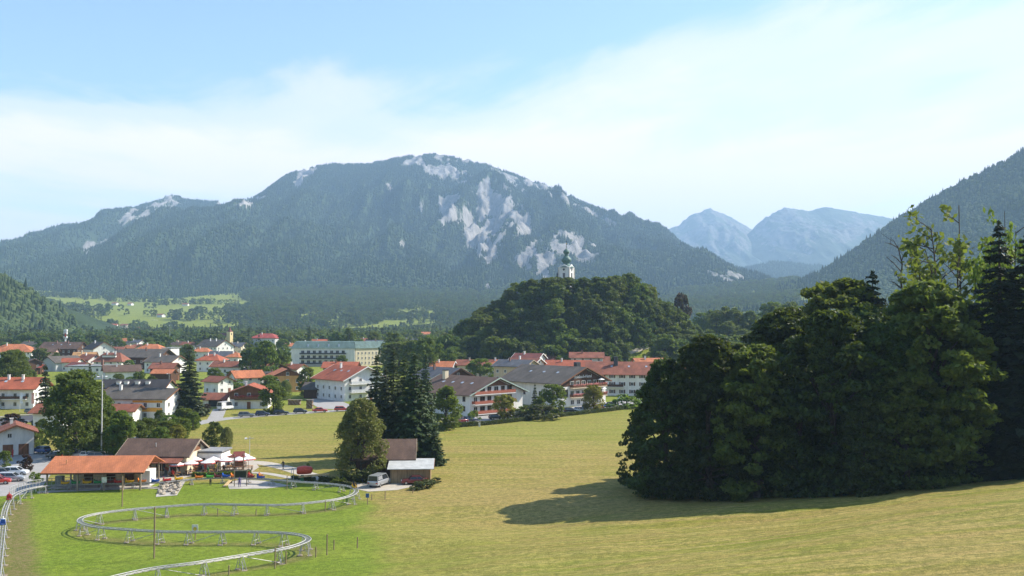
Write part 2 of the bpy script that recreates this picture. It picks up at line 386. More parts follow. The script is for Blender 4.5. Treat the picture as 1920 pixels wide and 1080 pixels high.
def massif(name, prof, D, Df, foot, nx, nt, gul, rocks, mat, seed, jag=8., p=1.25, back=.5, bend=None, gs=230.):
    px = np.linspace(prof[0][0], prof[-1][0], nx); py = np.interp(px, [q[0] for q in prof], [q[1] for q in prof])
    k = np.ones(5)/5; py = np.convolve(np.pad(py, 2, 'edge'), k, 'valid')
    x = (px-960)/F*D; rz = CAMZ+(597-py)*D/F
    rz = rz+(fbm(x/55, x*0, 4, seed)-.5)*2*jag
    tt = np.concatenate([np.linspace(-back, 0, max(6, nt//7))[:-1], np.linspace(0, 1, nt)**1.15])
    X, T = np.meshgrid(x, tt); RZ = np.tile(rz, (len(tt), 1))
    fz = foot if not callable(foot) else foot(X)
    T2 = np.clip(T, 0, 1)
    warp = (fbm(X/700, T*3, 3, seed+40)-.5)*420
    g1 = fbm((X+warp)/(gs*2.1), T*1.9, 4, seed+11, ridged=True)-.55
    g2 = fbm((X+warp*.6)/(gs*.6), T*5, 5, seed+23, ridged=True)-.55
    amp = np.sin(np.clip(T2*1.05, 0, 1)*math.pi)**.7*(RZ-fz).clip(0)*(.12+.88*sstep(.02, .3, T2))
    Z = fz+(RZ-fz)*(1-T2)**p + gul*amp*(g1*.9+g2*.33)
    Z = np.where(T < 0, RZ+T*(RZ-fz)*1.1, Z)
    Y = D-T*(D-Df)+(g1*.5)*300*np.sin(np.clip(T2, 0, 1)*math.pi)*min(gul, .3)/.2
    PX, PY = proj(X, Y, Z)
    rock = np.zeros_like(Z)
    for (cx, cy, rx, ry, sl, w) in rocks:
        dx = (PX-cx)/rx; dy = (PY-cy-sl*(PX-cx))/ry
        rock = np.maximum(rock, w*np.clip(1.35-np.sqrt(dx*dx+dy*dy), 0, 1))
    str_ = fbm((X+warp*.3)/60, T*14, 5, seed+61, .62); rock = rock*(.22+1.45*sstep(.40, .62, str_)) if rocks else rock
    Z = Z + rock*(fbm(X/38, T*40, 3, seed+77)-.5)*46
    n_t, n_x = Z.shape; idx = np.arange(n_t*n_x).reshape(n_t, n_x)
    Q = np.stack([idx[:-1, :-1], idx[1:, :-1], idx[1:, 1:], idx[:-1, 1:]], -1).reshape(-1, 4)
    me = np_mesh(name, np.stack([X, Y, Z], -1), Q, [mat], smooth=True)
    a = me.attributes.new('rock', 'FLOAT', 'POINT'); a.data.foreach_set('value', rock.ravel().astype(np.float32))
    tag(link(name, me), kind='structure')
    return X, Y, Z, rock, T
MM = mountain_mat('forested_rock', (.030, .046, .018), (.36, .34, .315))
MF = mountain_mat('far_rock', (.045, .058, .04), (.20, .19, .18))
ROCKS_MAIN = [(800,305,45,18,.05,1),(850,318,60,24,.25,1.1),(930,335,60,16,.28,.95),(1010,352,60,10,.33,.95),(1110,400,70,7,.45,.8),(830,385,50,30,.2,1.1),(890,345,50,30,.5,.75),(905,430,40,60,.5,1.15),(960,420,55,45,.5,1.05),(990,475,55,35,.5,1.05),(935,400,40,30,.3,.95),(1075,465,45,26,.3,1.05),(1025,500,26,24,.8,1.0),(912,505,9,40,2.2,.9),(572,325,22,20,-.5,1.),(470,378,30,5,-.3,.9),(725,355,12,16,-1,.8),(1350,515,60,12,.2,.6),(1290,500,30,10,.3,.5),(755,458,6,8,0,.9),(560,345,10,10,0,.7),(880,300,60,8,.3,.9)]
ROCKS_LEFT = [(312, 380, 39.099999999999994, 22.5, 0.1, 1.49), (295, 400, 46.0, 20.0, -0.7, 1.42), (240, 408, 23.0, 11.25, -0.7, 1.22), (345, 415, 46.0, 10.0, -0.25, 1.35), (385, 408, 34.5, 11.25, 0, 1.35), (205, 478, 23.0, 27.5, 0, 1.62), (255, 452, 23.0, 25.0, 0, 1.35), (170, 470, 16.099999999999998, 17.5, 0, 1.22), (275, 440, 13.799999999999999, 15.0, 0, 1.08), (420, 385, 23.0, 6.25, 0.1, 0.94)]
MAIN = massif('main_mountain', [(150,560),(300,452),(380,412),(430,385),(490,365),(520,340),(550,322),(580,314),(625,305),(660,308),(700,305),(740,296),(800,289),(850,293),(900,305),(960,325),(1020,345),(1080,375),(1150,405),(1200,425),(1230,445),(1290,475),(1350,508),(1400,530),(1460,548),(1600,580)], 5200, 2700, 78, 620, 190, .62, ROCKS_MAIN, MM, 3, jag=10)
LEFTM = massif('left_mountain', [(-420,640),(-250,570),(-100,532),(0,502),(60,478),(100,471),(150,458),(200,430),(240,400),(275,381),(300,375),(318,363),(345,372),(400,378),(430,385),(500,400),(620,450),(800,540)], 5600, 2900, 95, 420, 130, .42, ROCKS_LEFT, MM, 9, jag=9)
FARA = massif('far_peak', [(1080,500),(1180,460),(1232,440),(1270,422),(1292,405),(1330,391),(1360,400),(1410,429),(1470,460),(1560,500)], 9800, 7000, 150, 200, 60, .22, [(1330,430,90,60,0,.9)], MF, 15, jag=9, p=1.1)
FARB = massif('far_ridge', [(1300,520),(1360,475),(1410,432),(1440,405),(1470,389),(1500,393),(1520,395),(1550,387),(1600,396),(1680,410),(1760,430),(1900,470)], 9000, 6300, 140, 240, 70, .22, [(1470,430,60,50,.2,.9),(1600,430,60,30,0,.7)], MF, 19, jag=8, p=1.1)
MIDR = massif('mid_ridge', [(1240,590),(1330,545),(1390,505),(1450,492),(1540,500),(1620,520),(1700,540)], 6000, 4500, 100, 160, 40, .14, [], MM, 27, jag=8)
RIGHTM = massif('right_mountain', [(1220,600),(1300,578),(1380,560),(1440,548),(1490,535),(1520,520),(1560,500),(1600,475),(1650,440),(1690,410),(1740,380),(1800,345),(1850,320),(1920,283),(2060,210),(2300,120)], 2700, 1300, 30, 330, 110, .35, [], MM, 33, jag=6, p=1.3, gs=150)
LEFTH = massif('left_hill', [(-700,250),(-400,380),(-150,468),(0,524),(40,546),(80,573),(115,598),(150,625),(200,645)], 1250, 820, 0, 160, 60, .08, [], MM, 41, jag=4, p=1.0, gs=90)
# ------------------------------------------------------------ trees
def cards(rng, C, Nrm, size, asp=.6):
    n = len(C); r = rng.normal(size=(n, 3)); Nn = Nrm/np.linalg.norm(Nrm, axis=1, keepdims=True)
    u = np.cross(Nn, r); u /= np.linalg.norm(u, axis=1, keepdims=True)+1e-9; w = np.cross(Nn, u)
    s = np.broadcast_to(np.asarray(size), (n,))[:, None]
    V = np.stack([C+u*s, C+w*s*asp, C-u*s, C-w*s*asp], 1).reshape(-1, 3)
    return V, np.arange(4*n).reshape(-1, 4)
def unit(rng, n):
    v = rng.normal(size=(n, 3)); return v/np.linalg.norm(v, axis=1, keepdims=True)
class TreeMesh: pass
def broadleaf(seed, H=18, Rr=6, base=.12, lobes=40, lr=1.7, per=90, leaf=.4, shape=(.55, .5), mat=None, flat=.65, bark=BARK, k=6, droop=0.):
    rng = np.random.default_rng(seed)
    h = np.concatenate([rng.uniform(0.02, 1, lobes*7//10), rng.uniform(.55, .98, lobes-lobes*7//10)])
    a, b_ = shape; pk = a/(a+b_); env = (h**a*(1-h)**b_)/(pk**a*(1-pk)**b_)
    th = rng.uniform(0, 2*math.pi, lobes); asym = 1+.25*np.sin(th*2+seed)+.15*np.sin(th*3+seed*2)
    rr = Rr*env*asym*np.sqrt(rng.uniform(.25, 1, lobes))
    zc_ = H*(base+(1-base)*h)-.3*lr
    C = np.stack([rr*np.cos(th), rr*np.sin(th), zc_], 1); C[:, 2] = np.minimum(C[:, 2], H-lr*.6)
    lrs = lr*rng.uniform(.6, 1.25, lobes)*(1-.35*h)
    li = np.repeat(np.arange(lobes), per); n = len(li)
    d = unit(rng, n); out = C[li]-np.array([0, 0, H*.45]); out /= np.linalg.norm(out, axis=1, keepdims=True)+1e-6
    d = d+out*.35; d /= np.linalg.norm(d, axis=1, keepdims=True)
    rad = lrs[li]*rng.uniform(.35, 1.12, n)**.6
    P = C[li]+d*rad[:, None]*np.array([1, 1, flat]); P[:, 2] -= droop*np.hypot(P[:, 0]-C[li][:, 0], P[:, 1]-C[li][:, 1])
    P = P[P[:, 2] > .25]; d = d[:len(P)]
    Nr = unit(rng, len(P))*.9+np.array([0, 0, .7])+d*.6
    V, Q = cards(rng, P, Nr, leaf*rng.uniform(.6, 1.3, len(P)), .62)
    t = TreeMesh(); t.crown = np_mesh('crown', V, Q, [mat])
    mb = MB(); tr = .018*H+.05; top = H*.82
    mb.tube([(0, 0, -.4), (.02*H*.3, 0, H*.2), (0, .02*H*.4, H*.5), (.02*H*.3, 0, top)], [tr*1.35, tr, tr*.65, tr*.12], k)
    for i in rng.choice(lobes, min(lobes, 14), replace=False):
        c = C[i]; z0 = max(H*.12, c[2]*rng.uniform(.45, .75)); mb.tube([(0, 0, z0), (c[0]*.5, c[1]*.5, z0+(c[2]-z0)*.65), tuple(c)], [tr*.4, tr*.25, tr*.08], 4, caps=False)
    t.trunk = mb.mesh('trunk', bark, fix=False); t.H = H; return t
def spruce(seed, H=20, Rr=3.6, levels=26, per=7, twigs=22, leaf=.42, mat=None, base=.06, lean=1.0, asp=.34):
    rng = np.random.default_rng(seed); PP = []; NN = []; SS = []
    for lv in range(levels):
        f = (lv+rng.uniform(0, .6))/levels; z = H*(base+(1-base)*f); ln = Rr*((1-f)**.85)*rng.uniform(.8, 1.15)+.25
        m = max(4, int(per*(1-.45*f)))
        for b in range(m):
            a = 2*math.pi*(b+rng.uniform(-.3, .3))/m+lv*1.3; l = ln*rng.uniform(.68, 1.15); n = max(4, int(twigs*l/Rr)+3)
            s = np.sqrt(rng.uniform(.03, 1, n)); ca, sa = math.cos(a), math.sin(a)
            side = rng.normal(size=n)*.20*l*(1.15-s*.8); zz = z-(.42*l*s**1.3)*lean+.10*l*s**4*2-np.abs(side)*.25
            P = np.stack([ca*l*s-sa*side, sa*l*s+ca*side, zz-rng.uniform(0, .25, n)*l*.3], 1)
            PP.append(P); NN.append(unit(rng, n)*.5+np.array([ca*.35, sa*.35, .8])); SS.append(np.full(n, leaf*(.75+.5*(1-f)))*rng.uniform(.7, 1.3, n))
    PP.append(np.stack([rng.normal(size=14)*.1, rng.normal(size=14)*.1, H*(1-rng.uniform(0, .06, 14))], 1)); NN.append(unit(rng, 14)); SS.append(np.full(14, leaf*.6))
    P = np.concatenate(PP); keep = P[:, 2] > .2
    V, Q = cards(rng, P[keep], np.concatenate(NN)[keep], np.concatenate(SS)[keep], asp)
    t = TreeMesh(); t.crown = np_mesh('crown', V, Q, [mat]); tr = .013*H+.06
    t.trunk = MB().tube([(0, 0, -.4), (0, 0, H*.5), (0, 0, H*.99)], [tr*1.2, tr*.7, .02], 6).mesh('trunk', BARK, fix=False); t.H = H; return t
def branchy(seed, H, mat, leafy=True, spread=.34, leaf=.33, per=30, lobe=.9, depth=5):
    rng = random.Random(seed); nr = np.random.default_rng(seed); mb = MB(); tips = []
    def grow(p, d, l, r, k):
        pts = [p]; rad = [r]; q = p; dd = d.copy()
        for i in range(3):
            dd = (dd+Vector((rng.uniform(-1, 1), rng.uniform(-1, 1), rng.uniform(-.3, .6)))*.16).normalized(); q = q+dd*l/3; pts.append(q); rad.append(r*(1-.13*(i+1)))
        mb.tube(pts, rad, 6 if k > 2 else 4, caps=False)
        if k <= 3: tips.append(q); tips.append(pts[1]); tips.append(pts[2])
        if k == 0: return
        for j in range(2 if k > 3 else 3):
            nd = (dd+Vector((rng.uniform(-1, 1), rng.uniform(-1, 1), rng.uniform(-.1, .5)))*spread*1.9).normalized()
            grow(q if j < 2 else pts[2], nd, l*rng.uniform(.62, .85), rad[-1]*.66, k-1)
    grow(Vector((0, 0, -.4)), Vector((0, 0, 1)), H*.34, H*.014+.04, depth)
    zmax = max(p.z for p in tips); mb.v = [(v[0]*H/zmax, v[1]*H/zmax, v[2]*H/zmax if v[2] > 0 else v[2]) for v in mb.v]
    t = TreeMesh(); t.trunk = mb.mesh('trunk', BARK, fix=False); t.crown = None; t.H = H
    if leafy:
        C = np.array([tuple(p) for p in tips])*H/zmax; C = C[C[:, 2] > H*.35]
        li = np.repeat(np.arange(len(C)), per); d = unit(nr, len(li)); P = C[li]+d*(lobe*nr.uniform(.2, 1, len(li)))[:, None]
        V, Q = cards(nr, P, unit(nr, len(P))+np.array([0, 0, .6]), leaf*nr.uniform(.6, 1.3, len(P))); t.crown = np_mesh('crown', V, Q, [mat])
    return t
def fan_tree(seed, H, mat, n=7, fork=.30, wide=.27, leaf=.31, per=15, lobe=.9):
    rng = random.Random(seed); nr = np.random.default_rng(seed); mb = MB(); tips = []; tr = .012*H+.08
    mb.tube([(0, 0, -.4), (.1, 0, H*fork*.5), (0, .1, H*fork)], [tr*1.3, tr, tr*.85], 7, caps=False)
    for i in range(n):
        az = 2*math.pi*i/n+rng.uniform(-.3, .3); rr = H*wide*rng.uniform(.35, 1.0); ht = H*rng.uniform(.74, 1.0)*(1-.18*(rr/(H*wide))**2); P = []
        for k in range(8):
            s = k/7; r_ = rr*(s**.8)+rng.uniform(-.3, .3)*s; P.append(Vector((r_*math.cos(az+.25*s), r_*math.sin(az+.25*s), H*fork*(.75+.25*rng.random())*(1-s)+ht*s if k else H*fork*.85)))
        if i == 0: P = [Vector((p.x*.2, p.y*.2, p.z)) for p in P]; P[-1].z = H
        mb.tube(P, [tr*.62*(1-.8*k/7) for k in range(8)], 5, caps=False)
        for k in range(2, 8):
            for j in range(3):
                p = P[k]+(P[k-1]-P[k])*rng.random(); d = Vector((math.cos(az+rng.uniform(-1.6, 1.6)), math.sin(az+rng.uniform(-1.6, 1.6)), rng.uniform(.1, 1.0))).normalized(); q = p+d*H*rng.uniform(.04, .11); mb.tube([p, p.lerp(q, .55)+Vector((0, 0, .12)), q], [tr*.16, tr*.11, tr*.04], 4, caps=False)
                if k > 2 or rng.random() < .4: tips.append(q)
                q2 = q+Vector((rng.uniform(-1, 1), rng.uniform(-1, 1), rng.uniform(0, .8)))*.9; mb.tube([p.lerp(q, .6), q2], [tr*.08, tr*.03], 3, caps=False); tips.append(q2)
    t = TreeMesh(); t.trunk = mb.mesh('trunk', BARK, fix=False); t.crown = None; t.H = H
    if mat:
        C = np.array([tuple(p) for p in tips]); li = np.repeat(np.arange(len(C)), per); P = C[li]+unit(nr, len(li))*(lobe*nr.uniform(.1, 1, len(li)))[:, None]
        V, Q = cards(nr, P, unit(nr, len(P))+np.array([0, 0, .6]), leaf*nr.uniform(.6, 1.3, len(P))); t.crown = np_mesh('crown', V, Q, [mat])
    return t
LM = {'beech': leaf_mat('beech_leaves', (.016, .032, .007), (.060, .088, .015), .25), 'oak': leaf_mat('oak_leaves', (.055, .090, .016), (.140, .170, .032), .42),
      'bright': leaf_mat('bright_leaves', (.085, .135, .018), (.160, .205, .032), .45), 'willow': leaf_mat('willow_leaves', (.125, .15, .040), (.26, .25, .075), .35),
      'dark': leaf_mat('dark_leaves', (.036, .066, .015), (.105, .140, .028), .36), 'spruce': leaf_mat('spruce_needles', (.024, .044, .012), (.066, .088, .022), .1),
      'blue': leaf_mat('blue_needles', (.040, .062, .055), (.085, .11, .09), .06), 'copper': leaf_mat('copper_leaves', (.035, .014, .014), (.075, .028, .024), .15),
      'yellow': leaf_mat('yellowing_leaves', (.19, .20, .028), (.33, .28, .045), .5), 'dspruce': leaf_mat('deep_needles', (.010, .020, .009), (.026, .038, .015), .05),
      'hedge': leaf_mat('hedge_leaves', (.045, .070, .018), (.10, .10, .03), .2), 'flower': leaf_mat('flower_petals', (.55, .12, .16), (.8, .35, .38), .2)}
TP = {}
TP['beech1'] = broadleaf(11, 21, 7.2, -.02, 300, 1.45, 90, .33, (.22, .55), LM['beech'], .5, droop=.18)
TP['beech2'] = broadleaf(12, 21, 6.6, -.02, 290, 1.4, 90, .32, (.28, .6), LM['beech'], .5, droop=.22)
TP['beech3'] = broadleaf(13, 21, 6.8, -.01, 280, 1.45, 90, .34, (.32, .5), LM['oak'], .5, droop=.15)
TP['ash'] = fan_tree(5, 24, LM['bright'], n=9)
TP['dead'] = fan_tree(9, 20, None, n=6, fork=.45, wide=.2)
TP['spruce1'] = spruce(1, 22, 4.8, 36, 11, 50, .50, LM['spruce'], asp=.42)
TP['spruce2'] = spruce(2, 22, 4.3, 36, 11, 50, .48, LM['spruce'], asp=.42)
TP['spruce3'] = spruce(3, 24, 4.6, 36, 11, 48, .50, LM['dspruce'], asp=.45)
TP['sprucem1'] = spruce(21, 17, 3.5, 22, 9, 18, .72, LM['spruce'], asp=.45); TP['sprucem2'] = spruce(22, 17, 4.0, 22, 9, 18, .72, LM['spruce'], asp=.45)
TP['bluem'] = spruce(23, 8, 2.4, 16, 7, 12, .42, LM['blue'])
TP['willow'] = broadleaf(31, 17, 5.6, .0, 300, 1.5, 90, .26, (.34, .55), LM['willow'], .9, droop=.45)
TP['big'] = broadleaf(32, 17, 5.6, .03, 220, 1.75, 80, .34, (.36, .45), LM['oak'], .7)
for i in range(4): TP['round%d' % i] = broadleaf(40+i, 15, 5.2+.5*(i % 2), .05, 80, 2.0, 50, .52, (.38, .42), LM['oak'], .7)
for i in range(4): TP['hill%d' % i] = broadleaf(50+i, 18, 5.8, .05, 84, 2.1, 48, .62, (.38, .45), LM['dark'], .75)
for i in range(2): TP['bright%d' % i] = broadleaf(60+i, 9, 3.2, .06, 80, 1.2, 46, .33, (.42, .45), LM['bright'], .7)
for i in range(2): TP['bush%d' % i] = broadleaf(70+i, 2.6, 1.7, .0, 22, .62, 46, .2, (.3, .5), LM['bright'], .8)
TP['column'] = broadleaf(80, 10, 2.2, .0, 80, 1.1, 50, .30, (.3, .5), LM['bright'], .8)
TP['copper'] = broadleaf(81, 10, 3.4, .05, 60, 1.4, 50, .42, (.4, .45), LM['copper'], .7)
TP['yellow'] = broadleaf(82, 8, 2.7, .08, 70, 1.05, 46, .28, (.45, .48), LM['yellow'], .7)
TP['tuft'] = broadleaf(83, 2.6, 1.7, .0, 22, .62, 46, .2, (.3, .5), LM['hedge'], .8)
TP['far0'] = broadleaf(90, 14, 5.6, .05, 16, 2.3, 22, 1.2, (.42, .45), LM['oak'], .75, k=4); TP['far1'] = broadleaf(91, 14, 5.0, .05, 16, 2.2, 22, 1.2, (.42, .45), LM['dark'], .75, k=4)
TP['farspruce'] = spruce(92, 17, 3.2, 9, 6, 5, 1.25, LM['spruce'], asp=.5)
def tree(kind, name, pos, h, rot, label, group=None, wide=1.0, cat='tree'):
    t = TP[kind]; s = h/t.H; o = empty(name, pos, rot, label, cat, group)
    link('trunk', t.trunk, o, scale=(s*wide, s*wide, s))
    if t.crown: link('crown', t.crown, o, scale=(s*wide, s*wide, s))
    return o
def tree_px(kind, name, px, pyb, pyt, label, group=None, wide=1.0, rot=None, cat='tree', D=None):
    """base pixel (may be hidden) gives the ground point, the top pixel the height"""
    p = gnd(px, pyb) if D is None else at(px, pyb, D)
    if D is not None: p.z = Hs(p.x, p.y)
    top = at(px, pyt, p.y).z
    return tree(kind, name, p, top-p.z, rot if rot is not None else random.uniform(0, 6.28), label, group, wide, cat)
# ------------------------------------------------------------ scattered far woods (stuff)
def point_mesh(name, P, S, K):
    me = bpy.data.meshes.new(name); me.vertices.add(len(P)); me.vertices.foreach_set('co', np.asarray(P, np.float32).ravel())
    a = me.attributes.new('scl', 'FLOAT', 'POINT'); a.data.foreach_set('value', np.asarray(S, np.float32))
    a = me.attributes.new('rz', 'FLOAT', 'POINT'); a.data.foreach_set('value', np.asarray(K, np.float32)); me.update(); return me
def scatter(name, P, S, src, label, cat, seed=0):
    """src: ('cone', r, h, mat), ('blob', r, mat) or an object whose mesh is repeated"""
    rng = np.random.default_rng(seed); o = link(name, point_mesh(name, P, S, rng.uniform(0, 6.28, len(P))))
    g = bpy.data.node_groups.new(name, 'GeometryNodeTree'); g.interface.new_socket('Geometry', in_out='INPUT', socket_type='NodeSocketGeometry'); g.interface.new_socket('Geometry', in_out='OUTPUT', socket_type='NodeSocketGeometry')
    gi = g.nodes.new('NodeGroupInput'); go = g.nodes.new('NodeGroupOutput'); ip = g.nodes.new('GeometryNodeInstanceOnPoints')
    g.links.new(gi.outputs[0], ip.inputs['Points'])
    na = g.nodes.new('GeometryNodeInputNamedAttribute'); na.data_type = 'FLOAT'; na.inputs['Name'].default_value = 'scl'; g.links.new(na.outputs['Attribute'], ip.inputs['Scale'])
    nb = g.nodes.new('GeometryNodeInputNamedAttribute'); nb.data_type = 'FLOAT'; nb.inputs['Name'].default_value = 'rz'
    cx = g.nodes.new('ShaderNodeCombineXYZ'); g.links.new(nb.outputs['Attribute'], cx.inputs[2]); g.links.new(cx.outputs[0], ip.inputs['Rotation'])
    if isinstance(src, tuple):
        if src[0] == 'cone':
            c = g.nodes.new('GeometryNodeMeshCone'); c.inputs['Vertices'].default_value = 7; c.inputs['Radius Bottom'].default_value = src[1]; c.inputs['Radius Top'].default_value = 0; c.inputs['Depth'].default_value = src[2]; out = c.outputs['Mesh']
        else:
            c = g.nodes.new('GeometryNodeMeshIcoSphere'); c.inputs['Radius'].default_value = src[1]; c.inputs['Subdivisions'].default_value = 2
            sp = g.nodes.new('GeometryNodeSetPosition'); nz = g.nodes.new('ShaderNodeTexNoise'); nz.inputs['Scale'].default_value = .35
            vm = g.nodes.new('ShaderNodeVectorMath'); vm.operation = 'SUBTRACT'; vm.inputs[1].default_value = (.5, .5, .3); vs = g.nodes.new('ShaderNodeVectorMath'); vs.operation = 'SCALE'; vs.inputs['Scale'].default_value = src[1]*1.3
            g.links.new(nz.outputs['Color'], vm.inputs[0]); g.links.new(vm.outputs[0], vs.inputs[0]); g.links.new(vs.outputs[0], sp.inputs['Offset']); g.links.new(c.outputs[0], sp.inputs[0]); out = sp.outputs[0]
        sm = g.nodes.new('GeometryNodeSetMaterial'); sm.inputs['Material'].default_value = src[-1]; g.links.new(out, sm.inputs[0]); out = sm.outputs[0]
    else:
        oi = g.nodes.new('GeometryNodeObjectInfo'); oi.transform_space = 'ORIGINAL'; oi.inputs['Object'].default_value = src; out = oi.outputs['Geometry']
    g.links.new(out, ip.inputs['Instance']); g.links.new(ip.outputs[0], go.inputs[0])
    m = o.modifiers.new('scatter', 'NODES'); m.node_group = g
    return tag(o, label, cat, kind='stuff')
def far_mat(name, a, b2):
    m, t, b = new_mat(name); oi = N(t, 'ShaderNodeObjectInfo'); g = N(t, 'ShaderNodeNewGeometry')
    big = noise(t, g.outputs['Position'], .0035, 5, .6)
    c = mixc(t, mathn(t, 'ADD', mathn(t, 'MULTIPLY', oi.outputs['Random'], .6), mathn(t, 'MULTIPLY', big, .5), True), a, b2)
    L(t, c, b.inputs['Base Color']); b.inputs['Roughness'].default_value = .9; b.inputs['Specular IOR Level'].default_value = .1; return m
FS = far_mat('mountain_spruce', (.016, .032, .014), (.050, .070, .026)); FB = far_mat('mountain_beech', (.035, .06, .018), (.085, .11, .034))
def on_massif(dat, n, seed, tmin=0., rockmax=.42, tmax=1.0, dens=None):
    X, Y, Z, rock, T = dat; rng = np.random.default_rng(seed); nt, nx = X.shape
    i = rng.uniform(0, nt-1.001, n); j = rng.uniform(0, nx-1.001, n)
    i0 = i.astype(int); j0 = j.astype(int); fi = i-i0; fj = j-j0
    def bl(A): return (A[i0, j0]*(1-fj)+A[i0, j0+1]*fj)*(1-fi)+(A[i0+1, j0]*(1-fj)+A[i0+1, j0+1]*fj)*fi
    x, y, z, r, t = bl(X), bl(Y), bl(Z), bl(rock), bl(T)
    k = (t > tmin) & (t <= tmax) & (r+(rng.uniform(size=n)-.5)*.35 < rockmax)
    px, py = proj(x, y, z); k &= (px > -60) & (px < 1990)
    if dens is not None: k &= rng.uniform(size=n) < dens(x, y, z)
    return np.stack([x, y, z], 1)[k], rng, z[k]
def cover(dat, nm, n, seed, label, scale=1.0, mix=.3, **kw):
    P, rng, z = on_massif(dat, n, seed, **kw); b = rng.uniform(size=len(P)) < mix*np.clip(1.6-z/450, .1, 1.6)*(.4+1.2*(fbm(P[:, 0]/220, P[:, 1]/220, 3, seed)))
    A = P[~b].copy(); A[:, 2] -= 1.5; B = P[b].copy(); B[:, 2] += 3
    scatter(nm, A, scale*rng.uniform(.55, 1.15, len(A))*np.clip(1.15-A[:, 2]/1800, .55, 1.1), ('cone', 4.6, 21, FS), label, 'forest', seed)
    if len(B): scatter(nm, B, scale*rng.uniform(.6, 1.15, len(B)), ('blob', 5.6, FB), label.replace('spruce', 'leafy'), 'forest', seed+1)
cover(MAIN, 'mountain_forest', 210000, 5, 'dense dark spruce forest covering the highest mountain', 1.0, .33, tmin=-.03)
cover(LEFTM, 'mountain_forest', 110000, 6, 'dense dark spruce forest covering the mountain with the small pointed summit', 1.0, .33, tmin=-.03)
cover(RIGHTM, 'mountain_forest', 45000, 7, 'mixed spruce forest on the steep slope behind the near trees', .95, .55, tmin=-.05)
cover(LEFTH, 'hill_forest', 11000, 8, 'mixed spruce forest on the low dark hill beside the village', .8, .6, tmin=-.1)
cover(MIDR, 'mountain_forest', 26000, 9, 'hazy spruce forest on the low ridge before the far peaks', 1.1, .3, tmin=-.05)
# ------------------------------------------------------------ individually placed trees
G_GROVE = 'trees of the dark grove on the meadow'
grove = [  # kind, px, base y, top y, width factor
 ('beech1',1248,928,668,.80,'rounded beech with leaves to the ground at the meadow corner of the grove'),
 ('beech2',1330,934,622,.86,'broad beech with yellowish top beside the corner beech of the grove'),
 ('beech3',1420,933,640,.85,'dark beech in the front row of the grove beside the yellowish beech'),
 ('beech2',1480,905,570,.95,'tall round-topped beech in the second row of the grove'),
 ('beech1',1565,925,575,.85,'wide beech with a light green hanging branch in the grove'),
 ('beech3',1580,890,516,.95,'big round-headed beech rising above the middle of the grove'),
 ('beech2',1660,915,600,.85,'dark beech in the front row of the grove next to the spruces'),
 ('beech3',1745,905,520,.90,'leafy maple-like tree below the bare-limbed ash in the grove'),
 ('beech1',1800,898,560,.80,'dense leafy tree below the tall thin ash of the grove'),
 ('beech2',1390,900,640,.80,'beech filling the back row of the grove'),
 ('beech1',1280,905,690,.72,'low beech behind the corner beech of the grove'),
 ('beech2',1205,915,760,.62,'lowest beech at the meadow corner of the grove with leaves to the ground'),
 ('beech1',1520,895,590,.9,'beech between the two round-headed beeches of the grove'),
 ('beech2',1620,900,560,.85,'beech in front of the pointed spruce of the grove'),
 ('beech1',1440,880,612,.85,'beech hidden behind the front row of the grove'),
 ('beech3',1360,890,655,.8,'beech behind the yellowish beech of the grove'),
 ('beech3',1700,915,690,.9,'low dark beech filling the front row below the dead tree'),
 ('beech2',1500,928,720,.9,'low dark beech filling the front row of the grove'),
 ('beech1',1620,925,740,.9,'low dark beech beside the hanging branch of the grove'),
 ('beech3',1780,905,720,.9,'low leafy tree at the foot of the thin ash'),
 ('beech3',1690,890,620,.8,'beech between the spruce and the dead tree of the grove'),
]
for i, (k, px, yb, yt, w, lab) in enumerate(grove): tree_px(k, 'beech_tree', px, yb, yt, lab, G_GROVE, w*1.12, i*1.9)
for px, yb, yt, k, lab in ((1640,895,508,'spruce3','pointed dark spruce between the beeches of the grove'), (1880,896,415,'spruce3','very tall black-green spruce at the thick end of the grove'),
                           (1932,893,440,'spruce3','dark spruce behind the tall spruce at the thick end of the grove'), (1845,900,600,'spruce3','lower dark spruce in front of the tall spruce of the grove')):
    tree_px(k, 'spruce_tree', px, yb, yt, lab, G_GROVE, 1.25 if yt > 430 else 1.05)
tree_px('ash', 'ash_tree', 1800, 885, 383, 'tall thin-crowned ash standing out above the grove', wide=.95, rot=.6)
tree_px('ash', 'ash_tree', 1905, 885, 395, 'slender ash with few leaves beside the tall spruce of the grove', wide=.6, rot=2.4)
tree_px('dead', 'dead_tree', 1722, 885, 448, 'bare dead tree with grey limbs above the grove', wide=1.0, rot=1.1)
tree_px('dead', 'dead_tree', 1860, 885, 560, 'small bare dead tree beside the thin ash of the grove', wide=.9, rot=3.1)
for k, px, yb, yt, w, lab in (('spruce1',776,868,660,1.12,'tall dark spruce with wide skirts behind the grey-roofed shed'), ('spruce2',737,862,655,1.1,'tall dark spruce in the middle of the clump behind the barn'),
                              ('spruce2',706,850,664,1.05,'dark spruce of the clump behind the willow beside the barn'), ('spruce1',798,815,662,.75,'slim spruce top showing beside the wide-skirted spruce'),
                              ('spruce1',757,858,668,1.05,'dark spruce between the two tallest spruces behind the barn'), ('spruce2',722,866,690,1.1,'lower dark spruce beside the ridge of the barn'), ('sprucem2',815,872,800,1.5,'low spreading spruce beside the grey-roofed shed')):
    tree_px(k, 'spruce_tree', px, yb, yt, lab, 'spruces around the barn', w)
tree_px('willow', 'willow_tree', 676, 898, 745, 'grey-green willow covering one end of the barn', wide=.98, rot=.8)
tree_px('column', 'maple_tree', 836, 806, 722, 'light green columnar tree beside the first hotel', wide=1.25)
tree_px('big', 'lime_tree', 140, 856, 692, 'large light green lime tree behind the lift station', wide=1.0, rot=1)
